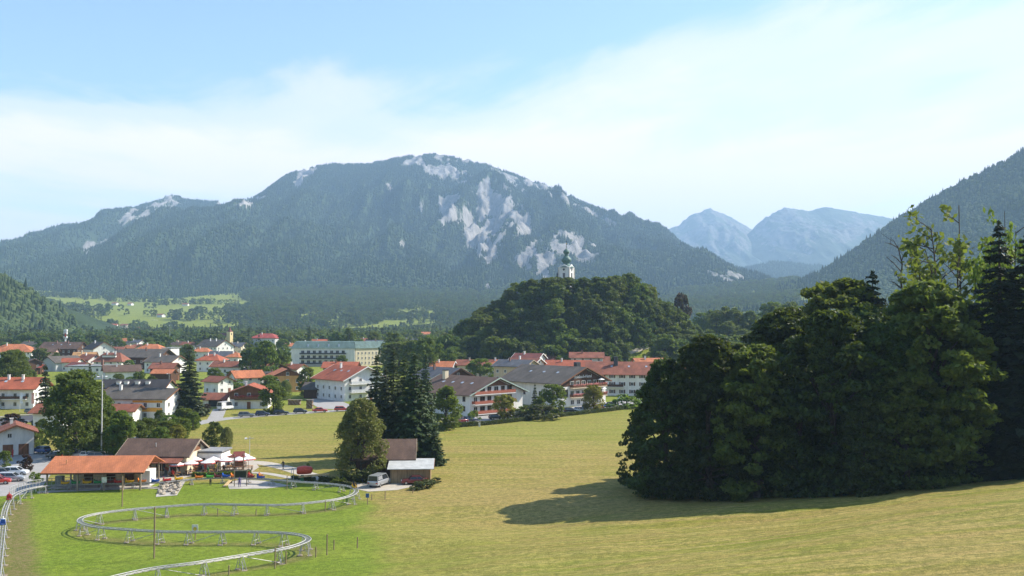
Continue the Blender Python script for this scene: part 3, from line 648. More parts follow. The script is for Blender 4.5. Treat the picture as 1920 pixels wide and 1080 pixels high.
tree_px('big', 'lime_tree', 182, 846, 735, 'smaller lime tree next to the tall lamp mast', wide=.8, rot=3)
tree_px('sprucem1', 'spruce_tree', 84, 800, 684, 'dark spruce beside the red-roofed house with flags', wide=.95)
tree_px('spruce2', 'spruce_tree', 354, 782, 648, 'freestanding dark spruce beside the house with orange panels', wide=1.22, rot=2)
tree_px('sprucem1', 'spruce_tree', 168, 735, 681, 'small spruce in front of the white flat-roofed building', wide=.8)
tree_px('big', 'maple_tree', 20, 745, 655, 'dark tree in front of the villa with the orange hip roof', wide=.95)
for k, px, yb, yt, w, lab in (
 ('column',212,858,795,1.3,'green columnar tree behind the brown-roofed restaurant'), ('column',236,858,775,1.0,'tall columnar tree behind the brown-roofed restaurant'),
 ('round0',497,722,638,.85,'dark dense lime tree in the village beside the long white building'), ('round1',470,718,650,.8,'dense lime tree in front of the dark-roofed villa'), ('round2',528,716,652,.7,'small lime beside the long white building'),
 ('round3',575,742,688,.75,'single tree on the lawn beside the white house with the red roof'), ('bright0',512,776,720,1.15,'light green fruit tree beside the chalet with red flowers'), ('bright1',505,750,703,1.0,'fruit tree behind the chalet with red flowers'), ('willow',535,750,712,.8,'greyish shrub tree beside the house with solar panels'),
 ('bright0',1036,778,720,1.05,'light green tree before the white wall of the lettered hotel'), ('yellow',1113,772,720,1.15,'yellowish young tree in front of the flower balconies'), ('yellow',946,786,738,1.15,'yellowish young tree in front of the balcony hotel'),
 ('sprucem1',1003,775,720,.8,'small spruce between the two hotels'), ('round1',852,700,646,.75,'poplar-like light tree in front of the church hill'), ('bright0',900,720,672,1.3,'light green garden tree behind the balcony hotel'), ('bright1',878,712,684,1.4,'wide light green shrub behind the balcony hotel'),
 ('sprucem2',1152,705,632,1.2,'dark pine behind the long red-brown roof'), ('bluem',1228,690,656,1.1,'blue spruce at the edge of the small hillside lawn'),
 ('round0',400,838,790,.9,'dark shrub tree beside the restaurant roof'), ('willow',425,842,800,.85,'loose grey-green shrub tree beside the restaurant roof'),
 ('bright1',345,800,765,1.3,'garden tree on the lawn behind the restaurant'), ('bright0',318,808,778,1.3,'garden tree beside the house with orange panels'), ('round2',285,820,785,.9,'round garden tree behind the restaurant'), ('bright1',300,850,800,.9,'light green tree behind the restaurant roof'), ('yellow',330,835,795,1.2,'yellow-green shrub tree behind the restaurant roof'),
 ('column',226,852,768,1.2,'pointed columnar tree closest to the lamp mast'), ('round1',256,848,788,.8,'leafy tree behind the left half of the restaurant roof'), ('round3',273,842,782,.8,'leafy tree behind the middle of the restaurant roof'), ('bright1',312,832,788,1.2,'bright shrub tree behind the restaurant gable'), ('bright0',338,822,783,1.2,'bright bushy tree on the lawn beside the garden hedge'), ('bright1',362,806,772,1.2,'bright bushy tree where the garden hedge meets the road'), ('round0',300,800,768,.9,'leafy tree under the orange wall panels'),
 ('copper',385,776,757,1.2,'dark red rounded shrub beside the garage drive'), ('copper',48,885,852,1.0,'small dark red tree on the car park island'), ('bright1',8,880,845,.9,'small green tree at the car park edge'), ('copper',20,808,775,1.4,'dark red tree beside the white garage house'),
 ('round3',78,832,785,.85,'dark green tree beside the white garage house'), ('round1',64,842,800,.9,'dense tree between the garage house and the lime'),
 ('bush0',65,904,884,1.0,'clipped round bush at the end of the station'), ('bush1',634,911,894,1.25,'clipped light green bush beside the silver van'), ('bush0',1175,765,738,1.7,'round light green bush before the long red-roofed hotel'),
 ('round0',735,690,622,.8,'tree beside the far end of the long white building'), ('bright1',748,700,640,1.6,'bright green tree beside the long white building'), ('round2',800,715,628,.75,'dark tree at the foot of the church hill'), ('round1',772,710,636,.8,'dark tree behind the spruce clump'),
 ('round3',700,670,622,.7,'round tree behind the long white building'), ('round0',655,672,614,.7,'broad tree behind the long white building'), ('sprucem1',580,672,614,.9,'spruce behind the long white building'), ('round2',630,672,620,.8,'round lime behind the long white building'),
 ('copper',300,655,633,1.5,'dark copper beech beside the orange-red roof'), ('round3',240,678,664,1.5,'shrub tree before the big brown chalet'), ('round1',222,732,700,.9,'garden tree behind the dark long roof'), ('round2',262,732,695,.9,'brownish garden tree behind the dark long roof'), ('round0',285,735,704,1.0,'dense garden tree beside the orange carport'), ('bright0',245,730,706,1.1,'light shrub tree behind the dark long roof'),
 ('bright1',55,720,692,1.4,'light green tree behind the red-roofed house with flags'), ('bright0',36,722,696,1.4,'light green shrub tree behind the red-roofed house'), ('round3',82,690,658,.9,'tree beside the villa with the orange hip roof'), ('round0',105,690,660,.8,'tree in front of the long dark inn'),
 ('bush1',445,735,712,1.6,'rounded garden bush beside the white wall'), ('bush0',425,720,696,1.6,'round garden bush before the long red-brown roof'), ('bright0',330,672,650,1.5,'bright tree before the white gable with dark roof'), ('bright1',402,725,690,1.1,'light garden tree beside the freestanding spruce'),
 ('round1',620,712,690,1.2,'garden shrub tree before the low red roof'), ('tuft',1010,786,758,2.2,'clipped hedge block between the hotels'), ('round2',1012,782,742,.7,'leafy shrub tree between the hotels'), ('bush1',980,782,762,1.7,'round olive bush at the corner of the balcony hotel'), ('bush0',888,790,768,.9,'reddish green bush at the corner of the balcony hotel'), ('bush1',578,876,868,.7,'small shrub beside the gravel path'),
 ('tuft',800,915,899,1.9,'rough low shrub patch beside the maroon car'), ('tuft',785,918,902,1.6,'rough herb patch beside the maroon car'), ('tuft',818,905,895,1.5,'weedy tuft behind the maroon car'),
 ('tuft',680,905,880,1.5,'undergrowth at the foot of the willow'), ('tuft',648,902,885,1.6,'dark undergrowth before the willow')):
    nm = {'column': 'columnar_tree', 'bush0': 'round_bush', 'bush1': 'round_bush', 'tuft': 'shrub', 'sprucem1': 'spruce_tree', 'sprucem2': 'pine_tree', 'bluem': 'blue_spruce', 'copper': 'copper_tree', 'yellow': 'young_tree', 'willow': 'shrub_tree'}.get(k, 'leafy_tree')
    tree_px(k, nm, px, yb, yt, lab, None, w, cat='bush' if 'bush' in nm or nm == 'shrub' else 'tree')
# church hill wood
rng = np.random.default_rng(77); pts = []
tries = 0
while len(pts) < 160 and tries < 9000:
    tries += 1
    a = rng.uniform(0, 2*math.pi); r = math.sqrt(rng.uniform(0, 1))*MOUND[2]*1.02; x = MOUND[0]+r*math.cos(a); y = MOUND[1]+r*math.sin(a)*.95
    if y > MOUND[1]+16: continue
    if abs(x-MOUND[0]+7) < 15 and y > MOUND[1]-11: continue           # clearing of the church
    if 1168 < 960+x/y*F < 1238 and y < 491: continue   # little lawn on the flank
    if all((x-p[0])**2+(y-p[1])**2 > (6.6+2.6*((x*7.3+y*3.1) % 1))**2 for p in pts): pts.append((x, y))
for i, (x, y) in enumerate(pts):
    hh = rng.uniform(11, 20); top = Hs(x, y)+hh
    if abs(x-MOUND[0]+7) < 22 and y > MOUND[1]-30: hh = min(hh, 50-Hs(x, y))
    dx = x-MOUND[0]; rr_ = math.hypot(dx, y-MOUND[1])/MOUND[2]
    lab = 'standing right before the church tower' if abs(dx+5) < 16 and y < MOUND[1]-8 and rr_ < .4 else 'on the crest next to the church' if rr_ < .45 else 'on the flank above the hillside lawn' if dx > 22 else 'on the slope facing the long white building' if dx < -30 else 'low on the slope above the red house roofs' if rr_ > .72 else 'half way up the slope below the church tower'
    tree(('hill%d' if i % 3 else 'round%d') % (i % 4), 'woodland_tree', (x, y, Hs(x, y)), max(8, hh), rng.uniform(0, 6.28), 'leafy tree on the church hill, '+lab, 'church hill wood, '+lab)
for i in range(46):
    px = rng.uniform(1255, 1500); D = rng.uniform(500, 700); p = at(px, 600, D); z = Hs(p.x, p.y); k = 'sprucem1' if i % 9 == 0 else 'bright%d' % (i % 2) if i % 5 == 1 else 'round%d' % (i % 4)
    row = 'lower row' if D < 570 else 'middle' if D < 640 else 'top row'; sz = rng.uniform(13, 21); sn = 'tall' if sz > 17 else 'lower'; nm = 'spruce' if i % 9 == 0 else 'light leafy tree' if i % 5 == 1 else 'leafy tree'
    tree(k, 'spruce_tree' if i % 9 == 0 else 'woodland_tree', (p.x, p.y, z), sz, rng.uniform(0, 6), '%s %s in the %s of the wood beside the church hill' % (sn, nm, row), 'wood beside the church hill, %s %s %s' % (sn, nm, row))
tree_px('copper', 'copper_tree', 1278, 660, 549, 'dark copper beech rising above the wood beside the church hill', D=545, wide=.5)
HOUSE_XY = []
def near_house(x, y):
    w = min(HOUSE_LB, key=lambda h: (h[0]-x)**2+(h[1]-y)**2)[2].split()[:11]
    while w[-1] in ('a', 'the', 'with', 'and', 'of', 'in', 'on', 'at', 'behind', 'beside', 'before', 'below', 'under', 'to', 'from', 'between', 'two', 'white', 'dark', 'red', 'front', 'big', 'orange', 'small', 'long', 'brown', 'orange-red', 'wide', 'three'): w.pop()
    return ' '.join(w)
HOUSE_LB = []
def fill_village():
    rng = np.random.default_rng(5); n = 0; pts = []
    while n < 230:
        D = 420+rng.uniform(0, 1)**.8*700; px = rng.uniform(-20, 860); x = (px-960)/F*D
        if any((x-hx)**2+(D-hy)**2 < (hr+3)**2 for hx, hy, hr in HOUSE_XY): n += .2; continue
        # keep sight lines to the houses just behind clear
        if any(abs(px-hpx) < hw and 0 < hy-D < (70 if hy < 600 else 170) for (hx, hy, hr), (hpx, hw) in zip(HOUSE_XY, HOUSE_PX)) and rng.uniform() < .93: n += .3; continue
        if any((x-a)**2+(D-b)**2 < 36 for a, b in pts): n += .1; continue
        pts.append((x, D)); n += 1; k = rng.integers(0, 6); h = rng.uniform(7, 14) if D < 700 else rng.uniform(10, 17)
        kd = 'sprucem1' if k == 0 else 'bright%d' % (k % 2) if k == 5 else 'round%d' % (k % 4)
        tree(kd, 'spruce_tree' if k == 0 else 'garden_tree', (x, D, Hs(x, D)), h, rng.uniform(0, 6), {0: 'dark spruce', 5: 'light garden tree'}.get(int(k), 'rounded tree')+' near the '+near_house(x, D), {0: 'spruces among the village houses', 5: 'light garden trees among the village houses'}.get(int(k), 'leafy trees among the village houses'))
HOUSE_PX = []
# valley woods
def valley():
    rng = np.random.default_rng(9); n = 30000
    D = 760+rng.uniform(0, 1, n)**1.0*2300; px = rng.uniform(-30, 1500, n); x = (px-960)/F*D; z = Hn(x, D)
    dens = sstep(.42, .58, fbm(x/140, D/190, 4, 71)); dens = np.where(D < 1500, .35+.65*dens, dens)
    PX, PY = proj(x, D, z); PX = PX+(fbm(x/130, D/150, 3, 55)-.5)*190; DD = D; D = D+(fbm(x/170, D/170, 3, 56)-.5)*900
    field = ((np.abs(PX-250) < 190) & (D > 1750) & (D < 2950)) | ((PX > 600) & (PX < 790) & (D > 1550) & (D < 2050)) | ((PX > 380) & (PX < 520) & (D > 1500) & (D < 1750))
    D = DD; hedge = fbm(x/160, D/60, 3, 88)
    dens = np.where(field, (hedge > .68)*.8, np.where(D > 1500, np.maximum(dens, .75), dens))
    for (hx, hy, hr), (hpx, hw) in zip(HOUSE_XY, HOUSE_PX):
        if hy > 600: dens = np.where((np.abs(px-hpx) < hw*1.25+2) & (D < hy+6) & (D > hy-(260 if hy < 1300 else 420)), dens*.06, dens)
    k = rng.uniform(size=n) < dens; P = np.stack([x, D, z-.3], 1)[k]
    c = rng.integers(0, 5, len(P)); S = rng.uniform(.7, 1.2, len(P))
    demo = [tree(kk, nm, (xx, yy, Hs(xx, yy)), 15, 0, lab) for kk, nm, xx, yy, lab in (('far0', 'leafy_tree', -300, 745, 'leafy tree standing before the valley woods'), ('far1', 'leafy_tree', -262, 752, 'darker leafy tree standing before the valley woods'), ('farspruce', 'spruce_tree', -330, 750, 'spruce standing before the valley woods'))]
    crowns = [[ch for ch in d.children if ch.name.startswith('crown')][0] for d in demo]
    for ids, cr, lab in (((0, 1), crowns[0], 'light leafy trees of the woods filling the valley floor'), ((2, 3), crowns[1], 'dark leafy trees of the woods filling the valley floor'), ((4,), crowns[2], 'spruces of the woods filling the valley floor')):
        q = np.isin(c, ids); scatter('valley_wood', P[q], S[q], cr, lab, 'wood', 3)
# ------------------------------------------------------------ houses
_wm = {}
def win_mesh(w, h, frame=FRAME):
    k = (round(w, 2), round(h, 2), frame.name)
    if k not in _wm:
        a = MB(); fw = .1
        for x in (-w/2+fw/2, w/2-fw/2): a.box((x, -.03, 0), (fw, .1, h))
        for z in (-h/2+fw/2, h/2-fw/2): a.box((0, -.03, z), (w-2*fw, .1, fw))
        a.box((0, -.032, 0), (.06, .07, h-2*fw)); a.box((0, -.07, -h/2-.04), (w+.16, .2, .07))
        b = MB().box((0, -.012, 0), (w-2*fw+.01, .03, h-2*fw+.01))
        _wm[k] = (a.mesh('window', frame), b.mesh('pane', GLASS))
    return _wm[k]
_sm = {}
def add_window(par, pos, rz, w=1.1, h=1.3, frame=FRAME, shutter=None, fine=True):
    a, b = win_mesh(w, h, frame); o = link('window', a, par, pos, (0, 0, rz)); link('pane', b, o)
    if shutter:
        k = (w, h, shutter.name)
        if k not in _sm: _sm[k] = MB().box((0, -.03, 0), (w*.46, .06, h)).mesh('shutter', shutter)
        for s in (-1, 1): link('shutter', _sm[k], o, (s*(w*.5+w*.25), 0, 0))
    return o
def balcony(par, x, y, z, w, depth, rz, mat=WOODM, flowers=None, slab=None, rail=1.0):
    """slab, railing with boards and optional flower boxes; -y of the frame is outwards"""
    a = MB().box((0, -depth/2, -.09), (w, depth, .18)); s = a.build('balcony', slab or FRAME, par, (x, y, z), (0, 0, rz))
    r = MB(); r.box((0, -depth+.05, rail-.04), (w, .1, .09)); r.box((0, -depth+.05, .12), (w, .07, .08)); r.box((0, -depth+.05, .52), (w-.04, .035, .66))
    for q in (-1, 1): r.box((q*(w/2-.04), -depth/2, .55), (.05, depth-.12, .8))
    r.build('railing', mat, s)
    if flowers:
        rg = np.random.default_rng(int(abs(x*7+z*13)) + int(w*10)); n = int(w*26)
        P = np.stack([rg.uniform(-w/2, w/2, n), -depth-rg.uniform(-.08, .28, n), rail+rg.normal(size=n)*.13-.02], 1); V, Q = cards(rg, P, unit(rg, n)+np.array([0, -.5, .3]), .13, .8)
        link('flower_box', np_mesh('flower_box', V, Q, [flowers]), s)
    return s
FLOW = LM['flower']; FLOWR = leaf_mat('red_petals', (.45, .05, .03), (.7, .15, .10), .2)
def house(name, label, px, py, zr, th, Ln, Wd, roof, wall, pitch=24, apex=False, hip=0, chim=1, gable=None, cat='house', over=.9, win=True, front=True, trim=None, sky=0, door=True, base=None, group=None, D=None, shutters=None, cx=None, wsz=(1.1, 1.3), eave=None):
    """pixel of the ridge centre (or of the +x gable apex) and the ridge height give the place"""
    zb = base or 0
    if D is None: p = atz(px, py, zr+zb)
    else: p = at(px, py, D)
    t = R(th); d = Vector((math.cos(t), math.sin(t), 0))
    c = p-d*(Ln/2+over) if apex else p
    o = empty(name, (c.x, c.y, zb), t, label, cat, group); o['_r'] = max(Ln, Wd)/2
    HOUSE_XY.append((c.x, c.y, math.hypot(Ln, Wd)/2)); HOUSE_PX.append((960+c.x/c.y*F, math.hypot(Ln, Wd)/2/c.y*F*.8))
    HOUSE_LB.append((c.x, c.y, label))
    tp = math.tan(R(pitch)) if eave is None else (zr-eave)/(Wd/2); ez = zr-tp*Wd/2
    zt = zr-.18; et = ez-.18
    wm = wallm(wall)
    if hip: MB().prism([(-Wd/2, -.5), (Wd/2, -.5), (Wd/2, et), (-Wd/2, et)], -Ln/2, Ln/2).build('wall', wm, o)
    else: MB().prism([(-Wd/2, -.5), (Wd/2, -.5), (Wd/2, et), (0, zt), (-Wd/2, et)], -Ln/2, Ln/2).build('wall', wm, o)
    a = Ln/2+over; b = Wd/2+over; eo = zr-tp*b; th_ = .2
    r = MB()
    if hip:
        hl = max(.4, Ln/2-hip*Wd/2) if hip < 3 else .3
        T = [(-a, -b, eo), (a, -b, eo), (a, b, eo), (-a, b, eo), (-hl, 0, zr), (hl, 0, zr)]
        for f in ((0, 1, 5, 4), (1, 2, 5), (2, 3, 4, 5), (3, 0, 4)): r.face([T[i] for i in f])
        B = [(x, y, z-th_) for x, y, z in T[:4]]; r.face(B[::-1])
        for i in range(4): r.face([B[i], B[(i+1) % 4], T[(i+1) % 4], T[i]])
    else:
        for s in (-1, 1): r.prism([(0, zr), (s*b, eo), (s*b, eo-th_), (0, zr-th_)], -a, a)
    r.build('roof', roofm(roof), o)
    if trim is None: trim = WOODD if wall != 'white' else WOODM
    if not hip:
        for e in (-1, 1):
            g = MB()
            for s in (-1, 1): g.prism([(0, zr+.05), (s*(b+.02), eo+.05), (s*(b+.02), eo-.27), (0, zr-.30)], e*a+(0 if e > 0 else -.08), e*a+(.08 if e > 0 else 0))
            g.build('bargeboard', trim, o)
    for i in range(chim):
        cxp = (-.25+.5*i)*Ln*.6 if cx is None else cx[i]; cy = -.12*Wd
        MB().box((cxp, cy, zr-.2), (.62, .62, 1.9)).box((cxp, cy, zr+.8), (.8, .8, .12)).build('chimney', wm if wall in ('white', 'cream', 'yellow') else WALLC, o)
    for i in range(sky):
        x = Ln*(-.35+.7*(i+.5)/sky); y = -Wd*.22; z = zr-tp*abs(y)
        MB().box((x, y, z+.05), (.75, 1.0, .12), rx=math.atan(tp)).build('skylight', SKYL, o)
    if gable:
        for e in ((1,) if th <= 0 else (-1,)):
            zz = ez-.15 if gable == 'wood' else gable[1]; y1 = min(Wd/2-.05, (zt-zz)/tp); x0 = e*Ln/2
            MB().prism([(-y1, zz), (y1, zz), (0, zt-.1)] if zz >= ez-.2 else [(-Wd/2+.03, zz), (Wd/2-.03, zz), (Wd/2-.03, et), (0, zt-.1), (-Wd/2+.03, et)], x0+(0 if e > 0 else -.06), x0+(.06 if e > 0 else 0)).build('gable_cladding', WOODM if gable == 'wood' else gable[0], o)
    if win:
        w, h = wsz; z = 1.5; rows = []
        while z+h/2+.35 < ez: rows.append(z); z += 2.75
        sides = [(0, -Wd/2, 0, Ln)]
        if abs(th) > 40: sides.append((0, Wd/2, math.pi, Ln))
        if th > 0: sides.append((-Ln/2, 0, -math.pi/2, Wd))
        sides.append((Ln/2, 0, math.pi/2, Wd))
        for x, y, rz, l in sides:
            n = max(1, int(l/3.5)); gab = l == Wd and abs(x) > 0
            rws = rows+([rows[-1]+2.75] if gab and rows and not hip and rows[-1]+2.75+h/2+.6 < zr else [])
            for zi in rws:
                m = n if zi < ez-.5 else 1
                for i in range(m):
                    u = (i+.5-m/2)*l/m
                    if door and zi == rows[0] and i == m//2 and (x, y) == sides[-1][:2] : continue
                    off = .075 if gab and gable else .01
                    if gab: add_window(o, (x+(off if x > 0 else -off), u, zi), rz, w, h, shutter=shutters)
                    else: add_window(o, (u, y-(.01 if y < 0 else -.01), zi), rz, w, h, shutter=shutters)
        if door and rows:
            x, y, rz, l = sides[-1]; m = max(1, int(l/3.5)); u = (m//2+.5-m/2)*l/m
            dd = MB().box((0, -.05, 0), (1.1, .1, 2.1)).build('door', WOODM, o, (x+.02, u, 1.05), (0, 0, rz)); MB().box((.4, -.12, 0), (.04, .06, .14)).build('handle', STEEL, dd)
    return o
WALLC = plain('chimney_brick', (.22, .12, .09), .9); SKYL = plain('skylight_glass', (.35, .4, .45), .1, var=.05)
def hp(*a, **k): return house(*a, **k)
VG = None
# far-left quarter
hp('villa', 'white villa with an orange hip roof beside the dark tree', 28, 645, 12.5, 4, 26, 16, 'orange', 'white', hip=1, pitch=27, cat='house')
hp('chalet', 'small dark chalet with a grey roof in front of the white villa', 55, 672, 8, -38, 9, 8.5, 'greybrown', 'wood')
hp('annex', 'low red-roofed annex beside the small dark chalet', 67, 683, 5, 2, 6.5, 5, 'crimson', 'wood', chim=0)
hp('inn', 'long inn with a brown roof, dormers and dark front', 120, 641, 13, -6, 25, 13, 'brown', 'wood', pitch=30, chim=2, sky=3)
hp('inn_wing', 'cross wing of the inn with dark roof and white gable', 196, 641, 13.5, -46, 15, 13, 'dark', 'white', apex=True, pitch=32)
hp('barn', 'broad barn with a grey-brown roof behind the big lime tree', 117, 667, 8, 58, 16, 13, 'greybrown', 'grey', chim=0, win=False)
hp('house', 'house with a plain red roof beside the grey-brown barn', 135, 671, 7, -4, 8.5, 8, 'red', 'white', chim=0)
hp('house', 'house with a pale orange roof in front of the inn', 160, 660, 9, 12, 11, 12, 'tan', 'cream', pitch=30)
hp('house', 'red-roofed house with two dark dormers and a white gable', 168, 664, 8.5, -28, 9, 9, 'rust', 'white', pitch=30)
dorm = hp('house', 'wide orange-brown hipped house with a long white dormer', 211, 661, 9.5, -2, 15, 12, 'rust', 'white', hip=.55, pitch=34, chim=2)
MB().box((0, -3.6, 7.6), (7.2, 1.6, 1.0)).box((0, -3.7, 8.2), (7.8, 2.2, .16), 1).build('dormer', [FRAME, roofm('brown')], dorm)
def flat_block(name, label, px, py, zt, th, Ln, Wd, roof, wall, D=None, cat='building', eaves=.5, rows=None, cols=8, wsz=(1.2, 1.3)):
    p = atz(px, py, zt); o = empty(name, (p.x, p.y+Wd/2, 0), R(th), label, cat); HOUSE_XY.append((p.x, p.y+Wd/2, math.hypot(Ln, Wd)/2)); HOUSE_PX.append((px, Ln/2/p.y*F*.8))
    MB().box((0, 0, zt/2-.2), (Ln, Wd, zt-.4)).build('wall', wallm(wall), o)
    MB().box((0, 0, zt-.05), (Ln+2*eaves, Wd+2*eaves, .28)).build('roof', roofm(roof), o)
    for z in (rows or [zt-1.8]):
        for i in range(cols): add_window(o, ((i+.5-cols/2)*Ln/cols, -Wd/2-.01, z), 0, *wsz)
    return o
wb = flat_block('white_building', 'long white building with a flat grey roof and a tall chimney', 166, 686, 6.2, -5, 18.5, 10, 'grey', 'white', cols=6)
MB().box((4.5, 0, 7.4), (1.0, 1.0, 3.0)).build('chimney', WALLC, wb)
hp('shed', 'brown-roofed shed with a white gable behind the flat-roofed building', 150, 679, 7, -25, 9, 7, 'maroon', 'white', chim=0)
hp('house', 'house with a dark grey-brown roof and pale gable towards the lamp mast', 228, 684, 7.5, 28, 14, 10.5, 'brown', 'white')
hp('big_chalet', 'big brown-roofed chalet with dark gables and a white chimney', 275, 654, 11, -10, 24, 17, 'greybrown', 'wood', chim=1, cx=[1], over=1.4)
hp('hall', 'large hall with a bright orange-red roof behind the big chalet', 285, 645, 12, -4, 15, 13, 'orange', 'white', hip=.6, chim=1)
flat_block('white_block', 'white block with a bay beside the orange-red hall', 316, 652, 10.5, -25, 7, 7, 'grey', 'white', cols=2)
hp('house', 'wide house with a grey-brown roof and two thin pipes', 311, 666, 9, -18, 16, 13, 'greybrown', 'white', chim=1)
hp('house', 'house with a rust roof and dark balcony band behind the carport', 310, 680, 8, -3, 10, 9, 'rust', 'wood')
hp('carport', 'open carport with a bright orange roof', 308, 692, 6, -2, 8, 6, 'orange', 'wood', chim=0, win=False)
ln = hp('long_house', 'long house with a charcoal roof and a row of white skylights', 258, 711, 8, -1, 21, 10, 'dark', 'white', chim=0, sky=0)
for i, x in enumerate((-5, -2.4, 1.2, 4.6)): MB().box((x, -2.9, 7.0), (1.2, 1.3, .9)).box((x, -3.0, 7.5), (1.5, 1.7, .12), 1).build('dormer', [FRAME, roofm('grey')], ln)
po = hp('house', 'white house with orange wall panels under a wide grey-brown roof', 270, 727, 8.5, -7, 19, 13, 'greybrown', 'white', pitch=19, chim=1, cx=[-6])
MB().box((4.4, -6.515, 3.0), (8.6, .03, 1.1)).box((4.4, -6.515, 5.2), (8.6, .03, .6)).build('wall_panel', plain('orange_panel', (.75, .36, .05)), po)
hp('garage', 'small garage with a red-brown roof below the orange panels', 232, 757, 5, -2, 7.5, 6, 'rust', 'white', chim=0, win=False)
hp('cottage', 'cottage with a red-brown roof hidden by the large lime tree', 100, 757, 6.5, -4, 6.5, 7, 'rust', 'white', chim=0)
fh = hp('guest_house', 'white guest house with a salmon red roof behind two flags', 34, 707, 9.5, 3, 14.5, 12, 'red', 'white', pitch=25, sky=2, chim=2, over=1.2)
balcony(fh, 1.5, -6, 3.1, 8, 1.2, 0, WOODD)
MB().box((-5, -9, 1.5), (5, 6, 3)).build('porch', wallm('white'), fh); MB().box((-5, -9.2, 3.1), (5.8, 6.8, .22)).build('porch_roof', roofm('rust'), fh)
gh = hp('garage_house', 'white garage house with two brown doors beside the car park', 31, 797, 6.2, -62, 9, 6.6, 'rust', 'white', apex=True, pitch=22, chim=1, win=False)
for u in (-1.5, 1.4): MB().box((0, -.05, 1.1), (1.9, .1, 2.2)).build('garage_door', WOODM, gh, (4.52, u, 0), (0, 0, math.pi/2))
add_window(gh, (4.51, -1.2, 4.0), math.pi/2, .9, 1.0)
# middle quarter
hp('villa', 'pale villa with a brown half-hipped roof and white gable', 424, 637, 13, -34, 21, 15, 'greybrown', 'white', apex=True, pitch=30, chim=2)
hp('house', 'house with a slate roof and brick chimney behind the lime trees', 442, 642, 10.5, -10, 14, 11, 'slate', 'cream', chim=2)
hp('house', 'house with an orange roof beside the villa with white gable', 380, 652, 9, 3, 9.5, 9, 'orange', 'white', hip=.4)
sp = hp('house', 'house with a blue-grey roof full of solar panels', 418, 658, 8.5, -8, 14, 11, 'slate', 'white', chim=1)
hp('house', 'house with a bright orange roof beside the solar panel roof', 442, 661, 8.5, -10, 7, 9, 'orange', 'white', hip=.5, chim=1)
hp('house', 'broad house with a weathered red hip roof and two chimneys', 398, 664, 9, -6, 12, 12, 'red', 'white', hip=.6, chim=2)
hp('long_house', 'long white house with a rust roof and white gable boards', 430, 677, 8.5, -9, 13.5, 9, 'rust', 'white', trim=FRAME, chim=1)
hp('house', 'house with a dark slate roof beside the wooden house', 487, 687, 7, -20, 11.5, 8.5, 'slate', 'cream', chim=2)
hp('house', 'white house with a bright orange roof and left-facing gable', 462, 694, 7.5, 33, 10.5, 10, 'orange', 'white', chim=0, over=1.1)
hp('cottage', 'small white cottage with a rust roof and dark gable boards', 410, 705, 6.5, -34, 8, 7, 'rust', 'white', chim=0, trim=WOODD)
ch = hp('flower_chalet', 'wooden chalet with red flower balcony and wide red roof', 466, 722, 7.4, -82, 11, 11.5, 'red', 'white', apex=True, pitch=20, over=1.2, gable=(WOODM, 3.0), cx=[2])
balcony(ch, 5.52, 0, 3.0, 8.5, 1.1, math.pi/2, WOODM, FLOWR, WOODD)
ga = hp('garage', 'garage with a red roof next to the wooden flower chalet', 408, 736, 4.2, -4, 7, 7, 'rust', 'white', chim=0, win=False)
MB().box((.6, -3.52, 1.2), (4.4, .1, 2.3)).build('garage_opening', plain('dark_opening', (.02, .02, .02)), ga)
hp('wooden_house', 'dark wooden house with an orange-brown roof and brick chimneys', 520, 680, 9, -58, 12, 11, 'orange', 'wood', apex=True, chim=2)
so = hp('house', 'orange-brown house with solar panels on its roof', 540, 692, 8.8, -68, 13, 11, 'orange', 'orange', apex=True, chim=0, gable='wood')
for i in range(3): MB().box((-3+i*2.4, 2.6, 8.8-2.6*math.tan(R(24))+.12), (2.2, 3.2, .08), rx=-R(24)).build('solar_panel', plain('solar_cell', (.03, .045, .09), .15), so)
hp('house', 'small house with an orange roof and white dormer behind the wooden house', 553, 682, 8, -25, 8, 8, 'rust', 'white')
hp('long_house', 'long low house with an orange-red roof in front of the white hotel block', 640, 678, 8, 0, 15, 10, 'red', 'tan', chim=1)
rb = hp('apartment_house', 'white apartment house with a red roof and front balconies', 690, 687, 11.6, -48, 19, 17, 'red', 'white', apex=True, pitch=25, over=1.3, sky=3, trim=FRAME, cx=[-3])
for z in (2.9, 5.7): balcony(rb, 9.5, -2.5, z, 8, 1.3, math.pi/2, plain('white_rail', (.6, .6, .6)))
hp('annex', 'grey-roofed wooden annex beside the white apartment house', 600, 716, 5.5, -5, 9, 9, 'greybrown', 'wood', chim=0, win=False)
